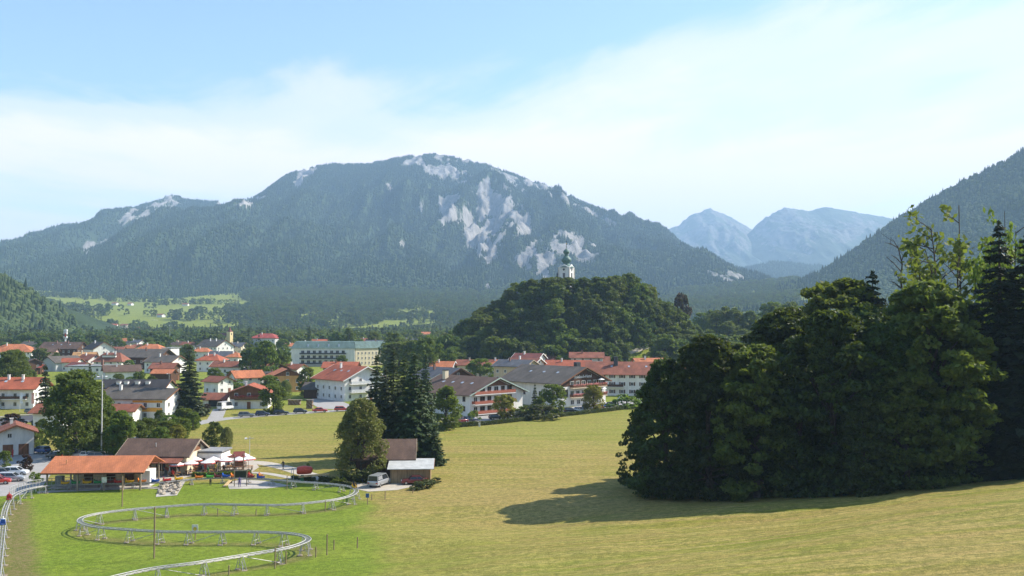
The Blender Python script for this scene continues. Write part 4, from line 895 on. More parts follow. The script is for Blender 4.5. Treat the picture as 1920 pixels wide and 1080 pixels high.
def hotel_block():
    D = 575; p = at(606, 655, D); o = empty('hospital_building', (p.x, D+6, 0), 0, 'long white four-storey building with balconies and a green copper roof', 'building')
    HOUSE_XY.append((p.x+8, D+8, 32)); HOUSE_PX.append((625, 90)); ez = 10.4; l = 37.0; w = 13.0
    MB().box((0, 0, ez/2-.25), (l, w, ez+.5)).build('wall', wallm('white'), o)
    r = MB(); T = [(-l/2-.5, -w/2-.6, ez), (l/2+.3, -w/2-.6, ez), (l/2+.3, w/2+.6, ez), (-l/2-.5, w/2+.6, ez), (-l/2+1.5, -2.4, ez+4), (l/2-1.5, -2.4, ez+4), (l/2-1.5, 2.4, ez+4.2), (-l/2+1.5, 2.4, ez+4.2)]
    for f in ((0, 1, 5, 4), (1, 2, 6, 5), (2, 3, 7, 6), (3, 0, 4, 7), (4, 5, 6, 7), (3, 2, 1, 0)): r.face([T[i] for i in f])
    r.build('roof', roofm('copper'), o)
    for k in range(3):
        z = .6+k*2.85+1.1; balcony(o, 0, -w/2, z-.4, 27, 1.3, 0, DARKM)
        for i in range(8): add_window(o, (-11.8+i*3.37, -w/2-.01, z+1.0), 0, 1.9, 1.9)
    for i in range(4): MB().box((-9+i*6, -w/2+1.2, ez+1.7), (.8, .3, 1.8), rx=-.5).build('skylight', SKYL, o)
    th = R(42); c = Vector((l/2+.4, -w/2+.6, 0)); g = link('wing', MB().box((12, 5.2, ez/2-.25), (24, 10.2, ez+.5)).mesh('wing', wallm('cream')), o, c, (0, 0, th))
    r = MB(); T = [(-.4, -.5, ez+.02), (24.4, -.5, ez+.02), (24.4, 10.8, ez+.02), (-.4, 10.8, ez+.02), (1.5, 3.6, ez+4.02), (22.5, 3.6, ez+4.02), (22.5, 6.4, ez+4.05), (1.5, 6.4, ez+4.05)]
    for f in ((0, 1, 5, 4), (1, 2, 6, 5), (2, 3, 7, 6), (3, 0, 4, 7), (4, 5, 6, 7), (3, 2, 1, 0)): r.face([T[i] for i in f])
    r.build('wing_roof', roofm('copper'), g)
    for k in range(3):
        for i in range(9): add_window(g, (2+i*2.5, .09, 1.9+k*2.85), 0, .95, 1.45)
hotel_block()
hp('house', 'dark slate-roofed house with red half-timbering behind the white building', 712, 641, 14, -12, 17, 11, 'slate', 'pink', D=640)
hp('house', 'rust-roofed house among trees behind the long white building', 686, 631, 12, -5, 12, 9, 'rust', 'white', D=800)
hp('mansion', 'large mansion with crimson hip roofs and a white turret front', 500, 624, 15.5, -12, 22, 15, 'crimson', 'white', hip=.8, chim=1, D=820)
hp('house', 'orange-roofed house beside the crimson mansion', 548, 637, 9, 0, 11, 9, 'orange', 'white', D=760)
# hotels by the meadow
h1 = hp('balcony_hotel', 'white hotel with three rows of wooden balconies and green gable boards', 938, 708, 10.7, -45, 24, 21.5, 'brown', 'white', apex=True, eave=6.6, over=1.4, chim=0, win=False, sky=4, trim=plain('green_board', (.33, .42, .36)), cat='hotel', gable=None)
MB().prism([(-4.6, 8.3), (4.6, 8.3), (0, 10.2)], 12.0, 12.08).build('gable_cladding', WOODM, h1)
MB().box((-8, -2.5, 10.6), (1.2, 1.4, 3.4)).box((-8, -2.5, 12.2), (1.4, 1.6, .2), 1).build('chimney', [wallm('cream'), DARKM], h1)
for k, z in enumerate((.55, 3.35, 6.1)):
    balcony(h1, 12.0, -1.8, z, 16.5, 1.5, math.pi/2, plain('red_board', (.34, .10, .055)))
    for i in range(6):
        if k == 2 and i == 0: continue
        add_window(h1, (12.01, -8.6+i*2.75, z+1.15), math.pi/2, 1.9 if i % 2 else 1.5, 1.9, frame=WOODM if i % 3 else FRAME)
for z in (2.1, 4.9): add_window(h1, (9.5, -10.76, z), 0, 1.1, 1.4, frame=WOODD, shutter=None); add_window(h1, (3.5, -10.76, z), 0, 1.1, 1.4, frame=WOODD); add_window(h1, (-3.5, -10.76, z), 0, 1.1, 1.4, frame=WOODD)
MB().box((9.6, -10.8, 6.0), (2.6, .08, .55)).build('name_board', plain('grey_board', (.2, .2, .22)), h1)
h1b = hp('rear_hotel_wing', 'rear hotel part with a slate roof and dark gable', 864, 690, 12, -45, 15, 15, 'slate', 'wood', apex=True, over=1.2, chim=1, cat='hotel')
hp('house', 'beige house with a slate and red roof between the hotels', 968, 674, 11.5, -28, 14, 12, 'slate', 'beige', chim=1, pitch=20, trim=WOODG)
h2 = hp('flower_hotel', 'white hotel with pink flower balconies and white lettering on a dark gable', 1101, 688, 12.4, -45, 26, 22, 'greybrown', 'white', apex=True, eave=8.0, over=1.5, chim=0, win=False, sky=3, cat='hotel')
MB().prism([(-10.9, 6.4), (10.9, 6.4), (10.9, 7.75), (0, 12.0), (-10.9, 7.75)], 13.0, 13.07).build('gable_cladding', WOODD, h2)
for k, z in enumerate((2.9, 5.9)):
    balcony(h2, 13.07, 1.6, z, 17.0, 1.5, math.pi/2, WOODM, FLOW, wallm('cream'))
    for i in range(6): add_window(h2, (13.08, -5.8+i*2.8, z+1.15), math.pi/2, 1.8, 1.9, frame=FRAME)
add_window(h2, (13.01, -9.0, 4.3), math.pi/2, 2.8, 2.4, frame=WOODG)
for i in range(5): add_window(h2, (13.01, -5.6+i*3, 1.3), math.pi/2, 1.7, 1.5)
for x in (10, 4, -3): add_window(h2, (x, -11.01, 4.0), 0, .9, 1.3, frame=WOODD)
MB().box((8.5, 2, 12.6), (1.3, 2.0, 2.2)).build('chimney', DARKM, h2)
cu = bpy.data.curves.new('lettering', 'FONT'); cu.body = 'Steinbach-Hotel'; cu.size = 1.35; cu.extrude = .04; cu.align_x = 'CENTER'
tmp = bpy.data.objects.new('lettering', cu); COL.objects.link(tmp); dg = bpy.context.evaluated_depsgraph_get(); tme = bpy.data.meshes.new_from_object(tmp.evaluated_get(dg)); bpy.data.objects.remove(tmp)
tme.materials.clear(); tme.materials.append(plain('white_letter', (.85, .85, .82))); link('lettering', tme, h2, (13.16, -.6, 8.9), (math.pi/2, 0, math.pi/2))
pa = MB().lathe([(1.3, 0), (.05, .55)], 8).build('balcony_parasol', plain('white_cloth', (.8, .8, .78)), h2, (14.0, 7.4, 8.0)); MB().tube([(0, 0, -2), (0, 0, .5)], .04).build('pole', STEEL, pa)
pb = MB().lathe([(1.3, 0), (.05, .55)], 8).build('balcony_parasol', plain('white_cloth', (.8, .8, .78)), h2, (14.0, 8.6, 5.0)); MB().tube([(0, 0, -2), (0, 0, .5)], .04).build('pole', STEEL, pb)
h3 = hp('long_hotel', 'long white hotel wing with a rust roof and shuttered windows', 1196, 678, 12, -9, 36, 17, 'rust', 'white', pitch=24, over=1.3, chim=0, sky=4, cat='hotel', shutters=WOODD, door=False)
MB().box((-8, -2.5, 12.2), (1.5, 1.5, 3.4)).build('chimney', DARKM, h3); balcony(h3, -8.5, -8.5, 3.2, 7, 1.4, 0, WOODD)
# below the church hill
for a in ((992, 662, 12.5, -24, 12, 9, 'maroon', 'white', 'dark red-roofed house with white gable boards below the church hill'), (985, 671, 11.5, -30, 13, 10, 'rust', 'white', 'rust-roofed house with a white-edged gable beside the dark red roof'),
          (1028, 667, 10.5, -30, 8, 7, 'maroon', 'cream', 'small maroon-roofed house with a lit gable below the church hill'), (1066, 675, 10.5, -10, 18, 11, 'red', 'white', 'wide orange-red roof in front of the pine below the church hill'),
          (1100, 660, 13, -4, 14, 9, 'rust', 'grey', 'long rust-roofed house with grey walls beside the dark pine'), (1115, 668, 11, -8, 12, 9, 'rust', 'white', 'low rust-roofed house behind the lettered hotel'),
          (1216, 671, 11, 8, 12, 9, 'orange', 'white', 'house with a bright orange roof under the small hillside lawn'), (890, 674, 9.5, -2, 15, 9, 'rust', 'cream', 'long rust roof hidden by garden trees below the church hill'),
          (934, 674, 10, -4, 8, 9, 'red', 'white', 'bright red hipped roof beside the long rust roof'), (830, 677, 9, -10, 10, 9, 'orange', 'white', 'small orange-roofed house with a white dormer behind the slate roof')):
    hp('house', a[8], *a[:6], a[6], a[7], trim=FRAME if 'white' in a[8] else None, hip=.5 if 'hipped' in a[8] else 0)
# far hamlets and village edge
far = [(185, 611, 1650, 'orange', 'white'), (214, 607, 1700, 'red', 'white'), (235, 607, 1720, 'rust', 'cream'), (262, 611, 1600, 'rust', 'grey'), (302, 601, 1900, 'rust', 'white'), (245, 577, 2350, 'red', 'white'), (216, 578, 2360, 'rust', 'white'), (348, 585, 2300, 'rust', 'white'), (132, 617, 1300, 'brown', 'wood'),
       (232, 634, 900, 'orange', 'white'), (255, 637, 860, 'slate', 'white'), (282, 636, 930, 'orange', 'white'), (210, 638, 900, 'grey', 'white'), (262, 645, 760, 'rust', 'white'), (250, 647, 740, 'orange', 'cream'), (215, 650, 700, 'rust', 'white'), (228, 655, 660, 'greybrown', 'wood'), (340, 640, 800, 'brown', 'cream'), (358, 641, 780, 'rust', 'white'), (322, 637, 860, 'tan', 'white'), (400, 660, 640, 'rust', 'white'),
       (85, 652, 600, 'brown', 'pink'), (60, 640, 720, 'greybrown', 'grey'), (600, 636, 780, 'red', 'white'), (578, 640, 700, 'rust', 'white'), (795, 622, 1100, 'orange', 'white'), (1835, 560, 900, 'brown', 'white'), (775, 633, 900, 'slate', 'white'), (520, 700, 400, 'greybrown', 'tan')]
LB = ['on the far meadow edge', 'in the far hamlet', 'before the far wood', 'below the far fields', 'beside the far church', 'of the lonely farm on the high meadow', 'of the barn on the high meadow', 'at the far wood edge', 'below the low dark hill',
      'at the edge of the village wood', 'behind the orange-red hall', 'behind the copper beech', 'between trees behind the inn', 'beside the white gabled wing', 'above the big chalet roof', 'beside the inn gable', 'in front of the inn gable', 'behind the freestanding spruce', 'beside the antenna', 'before the village wood', 'between the red hip roofs',
      'beside the long inn', 'behind the white villa', 'poking over the copper roof', 'behind the copper-roofed building', 'at the foot of the far wooded slope', 'on the green patch behind the grove', 'beside the wooded hill foot', 'behind the orange fruit garden']
for i, (px, py, D, rf, wl) in enumerate(far):
    p = at(px, py, D); gz = Hs(p.x, p.y); zr = min(max(p.z-gz, 6.5), 13)
    hp('farmhouse' if D > 1200 else 'house', '%s-roofed %s house %s' % ({'greybrown': 'grey-brown'}.get(rf, rf), wl if wl != 'wood' else 'wooden', LB[i]), px, py, zr, random.uniform(-35, 10), random.uniform(11, 15), random.uniform(8.5, 10.5), rf, wl, D=D, base=gz, win=D < 1000, chim=1 if D < 1000 else 0, group=None)
# ------------------------------------------------------------ churches, mast
def church():
    cx, cy = 34.0, MOUND[1]+2; z0 = Hs(cx, cy)-.5; D = cy
    zt = lambda py: at(1060, py, D).z-z0
    p = at(1062, 500, D); o = empty('parish_church', (p.x, cy, z0), R(-28), 'white hilltop church with a green double onion dome', 'church')
    W2 = 3.2; wm = wallm('white'); trim = plain('sandstone', (.55, .5, .42))
    e = zt(502)
    MB().prism([(-W2, 0), (W2, 0), (W2, e), (-W2, e)], -W2, W2).build('tower', wm, o)
    for s in range(4):
        a = s*math.pi/2; MB().prism([(-W2-.1, e), (W2+.1, e), (0, e+1.9)], W2-.3, W2+.12).build('gable', wm, o, None, (0, 0, a))
    for sx in (-1, 1):
        for sy in (-1, 1): MB().box((sx*W2, sy*W2, e/2), (.5, .5, e)).build('corner_pilaster', trim, o)
    cop = roofm('copper'); cm = plain('copper_patina', (.10, .185, .155), .6, var=.25, scale=.7)
    h = zt(494)-e
    b0 = e
    k = (zt(462)-b0)/21.0
    MB().lathe([(W2*1.30, 0), (2.3, 1.6), (1.5, 2.2), (1.7, 2.6), (2.65, 3.3), (2.85, 4.1), (2.5, 5.0), (1.5, 6.0), (1.0, 6.8), (1.25, 7.0), (1.05, 7.2)], 12, (0, 0, b0+.1), ph=R(15)).build('onion_dome', cm, o, smooth=True)
    MB().lathe([(1.05, 7.2), (1.1, 7.4), (1.7, 8.1), (1.75, 8.8), (1.3, 9.6), (.4, 10.2), (.1, 10.9)], 12, (0, 0, b0+.1)).build('upper_onion', cm, o, smooth=True)
    sp_ = MB().tube([(0, 0, b0+10.8), (0, 0, b0+14.8)], [.16, .10], 5).build('spire', DARKM, o); MB().lathe([(0, -.35), (.35, 0), (0, .35)], 8, (0, 0, b0+13.2)).build('ball', plain('gilt', (.5, .35, .1), .3, .8), sp_); MB().box((0, 0, b0+14.4), (.9, .1, .1)).build('cross_bar', DARKM, sp_)
    for a in (0, math.pi/2, -math.pi/2, math.pi):
        f = link('belfry_window', MB().box((W2+.01, 0, e-4.3), (.1, 1.4, 2.6)).lathe([(0, 0)], 3).mesh('belfry_window', GLASS), o, None, (0, 0, a))
        cl = MB(); cl.tube([(W2+.0, 0, e-1.1), (W2+.16, 0, e-1.1)], .85, 16); cf = cl.build('clock_face', plain('clock_white', (.75, .72, .65)), o, None, (0, 0, a))
        MB().tube([(W2+.15, 0, e-1.1), (W2+.2, 0, e-1.1)], .62, 14).build('dial', DARKM, cf)
    # nave behind/left with dark roof and small turret
    MB().prism([(-5, 0), (5, 0), (5, 9), (0, 14.6), (-5, 9)], -20, -W2).build('nave', wm, o)
    r = MB()
    for s in (-1, 1): r.prism([(0, 15), (s*5.6, 8.7), (s*5.6, 8.4), (0, 14.7)], -20.5, -W2-.1)
    nv = r.build('nave_roof', roofm('dark'), o)
    MB().lathe([(.7, 0), (.7, 2.8), (.95, 3.0), (1.1, 3.8), (.6, 4.6), (.3, 5.0), (.5, 5.4), (.1, 6.2), (.02, 7.4)], 8, (-5.5, 0, 14.4)).build('roof_turret', DARKM, nv)
church()
def small_church(px, py_tip, py_body, D, label, wall, spire):
    p = at(px, py_tip, D); g = Hs(p.x, p.y); h = p.z-g; b = at(px, py_body, D).z-g; o = empty('village_church', (p.x, D, g), R(-25), label, 'church')
    MB().box((0, 0, b/2), (4.5, 4.5, b)).build('tower', wallm(wall), o); MB().lathe([(3.4, 0), (1.1, (h-b)*.3), (.05, h-b)], 4, (0, 0, b), ph=R(45)).build('spire', roofm(spire), o)
    MB().prism([(-4.5, 0), (4.5, 0), (4.5, b*.5), (0, b*.85), (-4.5, b*.5)], -17, -2.3).build('nave', wallm(wall), o); r = MB()
    for s in (-1, 1): r.prism([(0, b*.9), (s*5.1, b*.47), (s*5.1, b*.44), (0, b*.87)], -17.5, -2.35)
    r.build('nave_roof', roofm('maroon'), o)
    for z in (b-2.4,): MB().box((2.27, 0, z), (.06, 1.2, 2)).build('belfry_window', GLASS, o)
    HOUSE_XY.append((p.x, D, 16)); HOUSE_PX.append((px, 14))
small_church(431, 611, 622, 1000, 'yellow church with a pointed red spire among the valley trees', 'yellow', 'maroon')
small_church(294, 607, 614, 1850, 'tiny far church with a pale needle spire', 'white', 'grey')
def mast():
    p = at(123, 617, 700); o = empty('radio_mast', (p.x, 700, 0), 0, 'red and white telecom mast rising behind the inn', 'mast'); h = p.z
    n = 7
    for i in range(n): MB().tube([(0, 0, h*i/n), (0, 0, h*(i+1)/n)], .55, 8).build('mast_section', plain('mast_red', (.45, .06, .04)) if i % 2 else plain('mast_white', (.75, .75, .75)), o)
    for z in (.72, .86, .95): MB().box((.9, 0, h*z), (.5, 1.4, 1.6)).box((-.9, 0, h*z), (.5, 1.4, 1.6)).build('antenna', plain('mast_white', (.75, .75, .75)), o)
mast()

fill_village()
valley()
# ------------------------------------------------------------ roads, paths and yards (sheets)
def sheet(name, pix, mat, dz=.02, px=True):
    P = [gnd(*p) for p in pix] if px else [Vector((*p, Hs(*p))) for p in pix]
    bm = bmesh.new(); f = bm.faces.new([bm.verts.new((p.x, p.y, 0)) for p in P]); bmesh.ops.triangulate(bm, faces=[f])
    for _ in range(3): bmesh.ops.subdivide_edges(bm, edges=[e for e in bm.edges if e.calc_length() > 3], cuts=1, use_grid_fill=False); bmesh.ops.triangulate(bm, faces=bm.faces)
    for v in bm.verts: v.co.z = Hs(v.co.x, v.co.y)+dz
    me = bpy.data.meshes.new(name); bm.to_mesh(me); bm.free(); me.materials.append(mat); return tag(link(name, me), kind='structure')
def strip_sheet(name, pix, w, mat, dz=.024):
    P = smooth_line([gnd(*p) for p in pix], 5); V = []
    for i, p in enumerate(P):
        d = (P[min(i+1, len(P)-1)]-P[max(i-1, 0)]); d.z = 0; d.normalize(); n = Vector((-d.y, d.x, 0))
        for s in (-1, 1): q = p+n*s*w/2; V.append((q.x, q.y, Hs(q.x, q.y)+dz))
    Q = [(2*i, 2*i+1, 2*i+3, 2*i+2) for i in range(len(P)-1)]; return tag(link(name, np_mesh(name, V, Q, [mat])), kind='structure')
def ground_mat(name, a, b2, sc=.6):
    m, t, b = new_mat(name); g = N(t, 'ShaderNodeNewGeometry').outputs['Position']; f = noise(t, g, sc, 7, .68); f2 = noise(t, g, sc*9, 4, .7)
    c = mixc(t, ramp(t, f, [(.32, 0), (.68, 1)]), a, b2); c = mixc(t, ramp(t, f2, [(.35, .45), (.6, 0)]), c, tuple(x*.55 for x in a))
    L(t, c, b.inputs['Base Color']); b.inputs['Roughness'].default_value = .92; b.inputs['Specular IOR Level'].default_value = .2; return m
ASPH = ground_mat('asphalt', (.15, .145, .14), (.23, .22, .21)); GRAV = ground_mat('gravel', (.40, .35, .28), (.55, .49, .40)); CONC = ground_mat('concrete', (.38, .35, .30), (.52, .48, .42)); LGREY = ground_mat('light_asphalt', (.30, .29, .27), (.40, .38, .36)); SOIL = ground_mat('dark_asphalt', (.06, .06, .065), (.10, .10, .105))
sheet('car_park', [(-60, 935), (-60, 862), (60, 846), (150, 842), (245, 846), (240, 862), (120, 866), (95, 890), (80, 912), (40, 928)], LGREY, .02)
sheet('terrace', [(262, 903), (245, 872), (330, 862), (440, 857), (474, 861), (486, 876), (470, 887), (430, 889), (380, 888), (330, 900)], GRAV, .024)
strip_sheet('gravel_path', [(455, 866), (490, 868), (530, 876), (575, 889), (625, 902), (680, 911), (740, 913)], 3.4, GRAV, .028)
sheet('barn_yard', [(655, 914), (690, 904), (760, 900), (795, 908), (745, 919), (690, 922)], GRAV, .033)
strip_sheet('gravel_path', [(462, 886), (500, 888), (550, 897), (600, 907)], 1.6, CONC, .032)
strip_sheet('platform', [(70, 924), (110, 921), (180, 918), (260, 915), (310, 914), (335, 908)], 2.0, CONC, .038)
sheet('finish_plate', [(425, 905), (450, 899), (500, 902), (545, 911), (500, 916), (430, 917)], CONC, .026)
sheet('play_sand', [(385, 892), (470, 887), (470, 894), (390, 897)], ground_mat('sand', (.55, .40, .20), (.68, .50, .27)), .036)
strip_sheet('road', [(255, 826), (330, 803), (400, 788), (470, 781), (540, 776), (620, 771), (700, 768), (790, 778), (850, 789)], 5.6, LGREY, .02)
sheet('hotel_forecourt', [(830, 799), (850, 782), (960, 776), (1040, 768), (1120, 756), (1190, 748), (1270, 742), (1270, 752), (1190, 761), (1080, 771), (960, 785), (880, 795)], LGREY, .026)
strip_sheet('driveway', [(402, 787), (408, 776), (412, 767)], 4.0, LGREY, .028)
sheet('yard', [(575, 752), (600, 742), (640, 752), (668, 764), (640, 768), (600, 766)], LGREY, .03)
sheet('village_street', [(-40, 806), (40, 795), (74, 789), (74, 777), (20, 781), (-40, 788)], SOIL, .02)
strip_sheet('pavement', [(-40, 786), (20, 780), (60, 777), (80, 775)], 1.4, CONC, .1)
strip_sheet('hill_path', [(1175, 663), (1195, 657), (1215, 650), (1225, 644)], 1.8, GRAV, .15)
# ------------------------------------------------------------ hedges
def hedge(name, pix, w, h, label, mat=LM['hedge'], leaf=.16, dens=120):
    P = smooth_line([gnd(*p) for p in pix], 4); rg = np.random.default_rng(len(pix)+int(h*10)); A = []
    for a, b in zip(P[:-1], P[1:]):
        l = (b-a).length; n = int(l*dens); t = rg.uniform(size=n); d = (b-a).normalized(); s = rg.uniform(-1, 1, n); zz = rg.uniform(0, 1, n)**.7
        hh = h*(.8+.4*fbm((a.x+d.x*l*t)/1.7, (a.y+d.y*l*t)/1.7, 3, 4)); off = np.sign(s)*np.abs(s)**.4*w/2*(1-.25*zz**3)
        A.append(np.stack([a.x+d.x*l*t-d.y*off, a.y+d.y*l*t+d.x*off, a.z+zz*hh], 1))
    A = np.concatenate(A); V, Q = cards(rg, A, unit(rg, len(A))+np.array([0, 0, .5]), leaf*rg.uniform(.6, 1.4, len(A)), .7)
    return tag(link(name, np_mesh(name, V, Q, [mat])), label, 'hedge')
hedge('hedge', [(808, 806), (860, 801), (930, 795), (1000, 787), (1080, 778), (1150, 770), (1192, 764)], 1.4, 1.0, 'long untrimmed hedge between the meadow and the hotel car park', leaf=.2, dens=260)
hedge('hedge', [(600, 902), (630, 907), (665, 917)], .9, .9, 'low clipped hedge along the coaster track beside the round bush', dens=300)
hedge('hedge', [(470, 889), (440, 892), (360, 894)], .8, .7, 'low hedge behind the parked sleds below the terrace', LM['oak'], dens=260)
hedge('hedge', [(548, 898), (590, 903)], .7, .6, 'short low hedge behind the glass ring of the track', dens=260)
hedge('hedge', [(370, 797), (330, 808), (290, 815)], 1.2, 1.3, 'garden hedge beside the village road', LM['bright'], .2, 240)
# ------------------------------------------------------------ coaster
def coaster():
    o = empty('coaster_track', tuple(TRACK[0]-Vector((0, 0, 1.5))), 0, 'silver alpine coaster track winding over the green lawn on trestles', 'coaster'); o0 = o.location.copy()
    P = [p-o0 for p in TRACK]; nor = []
    for i in range(len(P)):
        d = P[min(i+1, len(P)-1)]-P[max(i-1, 0)]; d.z = 0; d.normalize(); nor.append(Vector((-d.y, d.x, 0)))
    for s in (-1, 1): MB().tube([p+n*.30*s for p, n in zip(P, nor)], .055, 6).build('rail', STEEL, o, smooth=True)
    MB().tube([p+Vector((0, 0, -.16)) for p in P], .06, 5).build('spine', STEEL, o)
    b = MB(); acc = 0; last = -9; k = 0; br = MB()
    for i in range(1, len(P)):
        seg = (P[i]-P[i-1]).length; n_ = max(1, int(seg/1.1))
        for j in range(n_):
            q = P[i-1].lerp(P[i], j/n_); b.box(q+Vector((0, 0, -.05)), (.08, .6, .05), rz=math.atan2(-nor[i].x, nor[i].y))
        acc += seg
        if acc-last > 4.2:
            last = acc; q = P[i]; g = Hs(TRACK[i].x, TRACK[i].y)-o0.z; n = nor[i]; hgt = q.z-g
            t = MB(); f = Vector((n.y, -n.x, 0))
            for s in (-1, 1):
                t.tube([q+n*s*.32+Vector((0, 0, -.05)), Vector((q.x, q.y, g))+n*s*.55+f*.28], .04, 5); t.tube([q+n*s*.32+Vector((0, 0, -.05)), Vector((q.x, q.y, g))+n*s*.55-f*.28], .04, 5)
            t.tube([Vector((q.x, q.y, g+hgt*.35))+n*.48, Vector((q.x, q.y, g+hgt*.35))-n*.48], .03, 5)
            t.tube([q+n*.3, Vector((q.x, q.y, g))-n*.5], .028, 5)
            for s in (-1, 1): t.box(Vector((q.x, q.y, g+.03))+n*s*.55, (.5, .5, .1), 1)
            t.build('trestle', [STEEL, WOODG], o)
            if k and k % 2 == 0: MB().tube([prev, Vector((q.x, q.y, g+.1))], .035, 5).build('brace', STEEL, o)
            prev = q+Vector((0, 0, -.1)); k += 1
    b.build('cross_ties', STEEL, o)
    # hand rail of the left-hand curve
    hr = [i for i, p in enumerate(TRACK) if -79 < p.x < -64 and 148 < p.y < 170]
    if len(hr) > 3:
        m = MB()
        for i in hr: q = P[i]+nor[i]*-.75; m.tube([q+Vector((0, 0, -.9)), q+Vector((0, 0, 1.0))], .04, 5)
        m.tube([P[i]+nor[i]*-.75+Vector((0, 0, 1.0)) for i in hr], .04, 5); m.tube([P[i]+nor[i]*-.75+Vector((0, 0, .5)) for i in hr], .03, 5); m.build('hand_rail', STEEL, o)
coaster()
def near_track(px):
    best = None
    for i in range(1, len(TRACK)-1):
        p = TRACK[i]; q, w = [float(v) for v in proj(p.x, p.y, p.z)]
        if w < 925: best = min(best or (1e9, 0), (abs(q-px), i))
    i = best[1]; a, b = TRACK[i-1], TRACK[i+1]; d = (b-a); t = (Vector((0, 0, 0)))
    qa = float(proj(a.x, a.y, a.z)[0]); qb = float(proj(b.x, b.y, b.z)[0]); f = (px-qa)/((qb-qa) or 1); f = min(max(f, 0), 1)
    return a.lerp(b, f), math.atan2(d.y, d.x)
def sled_meshes():
    m = MB(); n = 9; sec = []
    for i in range(n):
        t = i/(n-1); x = -.62+1.3*t; w = .33*(1-.75*max(0, t-.72)/.28*.6); zz = .05+.10*max(0, t-.7)/.3; rim = .30 if t > .25 else .38
        sec.append([(x, -w*.7, zz), (x, -w, zz+rim*.6), (x, -w, zz+rim), (x, -w*.8, zz+rim), (x, -w*.6, zz+.1), (x, w*.6, zz+.1), (x, w*.8, zz+rim), (x, w, zz+rim), (x, w, zz+rim*.6), (x, w*.7, zz)])
    for s in sec: m.v += s
    for i in range(n-1):
        for j in range(10): m.f.append((i*10+j, (i+1)*10+j, (i+1)*10+(j+1) % 10, i*10+(j+1) % 10)); m.m.append(0)
    m.f.append(tuple(range(10))); m.m.append(0); m.f.append(tuple(range((n-1)*10+9, (n-1)*10-1, -1))); m.m.append(0)
    bk = MB().box((-.56, 0, .5), (.08, .5, .5), ry=-.25); lv = MB().tube([(.1, .37, .2), (.2, .37, .62)], .025, 5)
    wh = MB()
    for x in (-.4, .45):
        for s in (-1, 1): wh.tube([(x, s*.28, .04), (x, s*.36, .04)], .06, 8)
    return m, bk, lv, wh
_sl = sled_meshes(); _slc = {}
SLC = {'yellow': (.75, .42, .02), 'green': (.03, .28, .10), 'orange': (.75, .22, .03), 'blue': (.02, .10, .45), 'red': (.5, .03, .03), 'maroon': (.20, .03, .04), 'lime': (.15, .55, .08)}
def sled(col, px, label, pos=None):
    if col not in _slc:
        pm = plain('sled_'+col, SLC[col], .35); _slc[col] = (_sl[0].mesh('tub', pm), _sl[1].mesh('backrest', pm), _sl[2].mesh('brake_lever', DARKM), _sl[3].mesh('rollers', TYRE))
    p, a = near_track(px) if pos is None else pos
    o = empty('sled', p+Vector((0, 0, .07)), a+math.pi, label, 'sled', 'sleds on the coaster track')
    for nm, me in zip(('tub', 'backrest', 'brake_lever', 'rollers'), _slc[col]): link(nm, me, o)
    return o
prevc = 'the sled stop'
for c, px in (('yellow', 122), ('green', 142), ('yellow', 163), ('green', 184), ('maroon', 205), ('red', 222), ('yellow', 243), ('orange', 266), ('blue', 291), ('red', 313), ('yellow', 335), ('orange', 373), ('lime', 394), ('maroon', 409), ('blue', 424), ('orange', 440)):
    where = 'parked under the station roof' if px < 230 else 'queued beside the station gable' if px < 300 else 'queued below the terrace'
    sled(c, px, '%s plastic sled %s, next to %s' % (c if c != 'lime' else 'bright green', where, prevc)); prevc = 'a %s one' % (c if c != 'lime' else 'bright green')
# ------------------------------------------------------------ station, restaurant, barn
def station():
    L_ = 16.4; c = gnd(172, 920); o = empty('lift_station', (c.x, c.y+5.2, 0), R(3.5), 'open sled station with a long orange-red tiled roof', 'station')
    r = MB(); 
    for s in (-1, 1): r.prism([(0, 4.95), (s*6.1, 3.02), (s*6.1, 2.86), (0, 4.79)], -L_/2, L_/2)
    rf = r.build('roof', roofm('orange'), o); MB().tube([(-5.2, -3, 4.1), (-5.2, -3, 4.75)], .1, 8).build('vent_pipe', plain('clay', (.6, .3, .15)), rf)
    MB().box((0, -6.12, 2.9), (L_, .06, .24)).build('fascia', WOODD, o)
    for x in (-7.4, -2.6, 1.6, 4.6, 7.4): MB().box((x, -5.2, 1.4), (.24, .24, 2.95)).build('post', WOODG, o)
    for x in (-7.4, 7.4): MB().box((x, 4.8, 1.4), (.24, .24, 3.3)).build('post', WOODG, o)
    MB().box((.5, 1.5, 1.9), (12.5, .2, 3.8)).build('back_wall', wallm('cream'), o)
    for x in (-3.2, .5, 3.6): MB().box((x, 1.36, 1.1), (1.5, .08, 2.2)).build('door', WOODD, o)
    MB().box((7.0, 0.6, 1.25), (1.4, 3.4, 2.5)).build('side_room', wallm('white'), o)
    MB().box((1.7, -5.36, 1.75), (.8, .06, .9)).build('notice_board', plain('white_board', (.75, .75, .72)), o)
    MB().box((-7.0, -1.0, .9), (1.2, 1.0, 1.8)).build('ticket_booth', plain('booth', (.25, .27, .25)), o)
    MB().box((0, .8, .06), (16, 8.2, .12)).build('deck', CONC, o)
station()
rs = hp('restaurant', 'terrace restaurant with a wide brown roof', 308, 822, 5.8, -3, 12.2, 9.5, 'brown', 'cream', eave=3.55, over=.7, chim=0, win=False, cat='restaurant', trim=WOODG)
MB().box((0, -6.2, 2.75), (11.6, 3.4, .14), rx=.22).build('porch_roof', roofm('rust'), rs)
for x in (-5.4, -2.7, 0, 2.7, 5.4): MB().box((x, -7.5, 1.15), (.16, .16, 2.4)).build('porch_post', WOODG, rs)
for x in (-4, -1.4, 1.4, 4): add_window(rs, (x, -4.76, 1.5), 0, 1.7, 1.6, frame=WOODM)
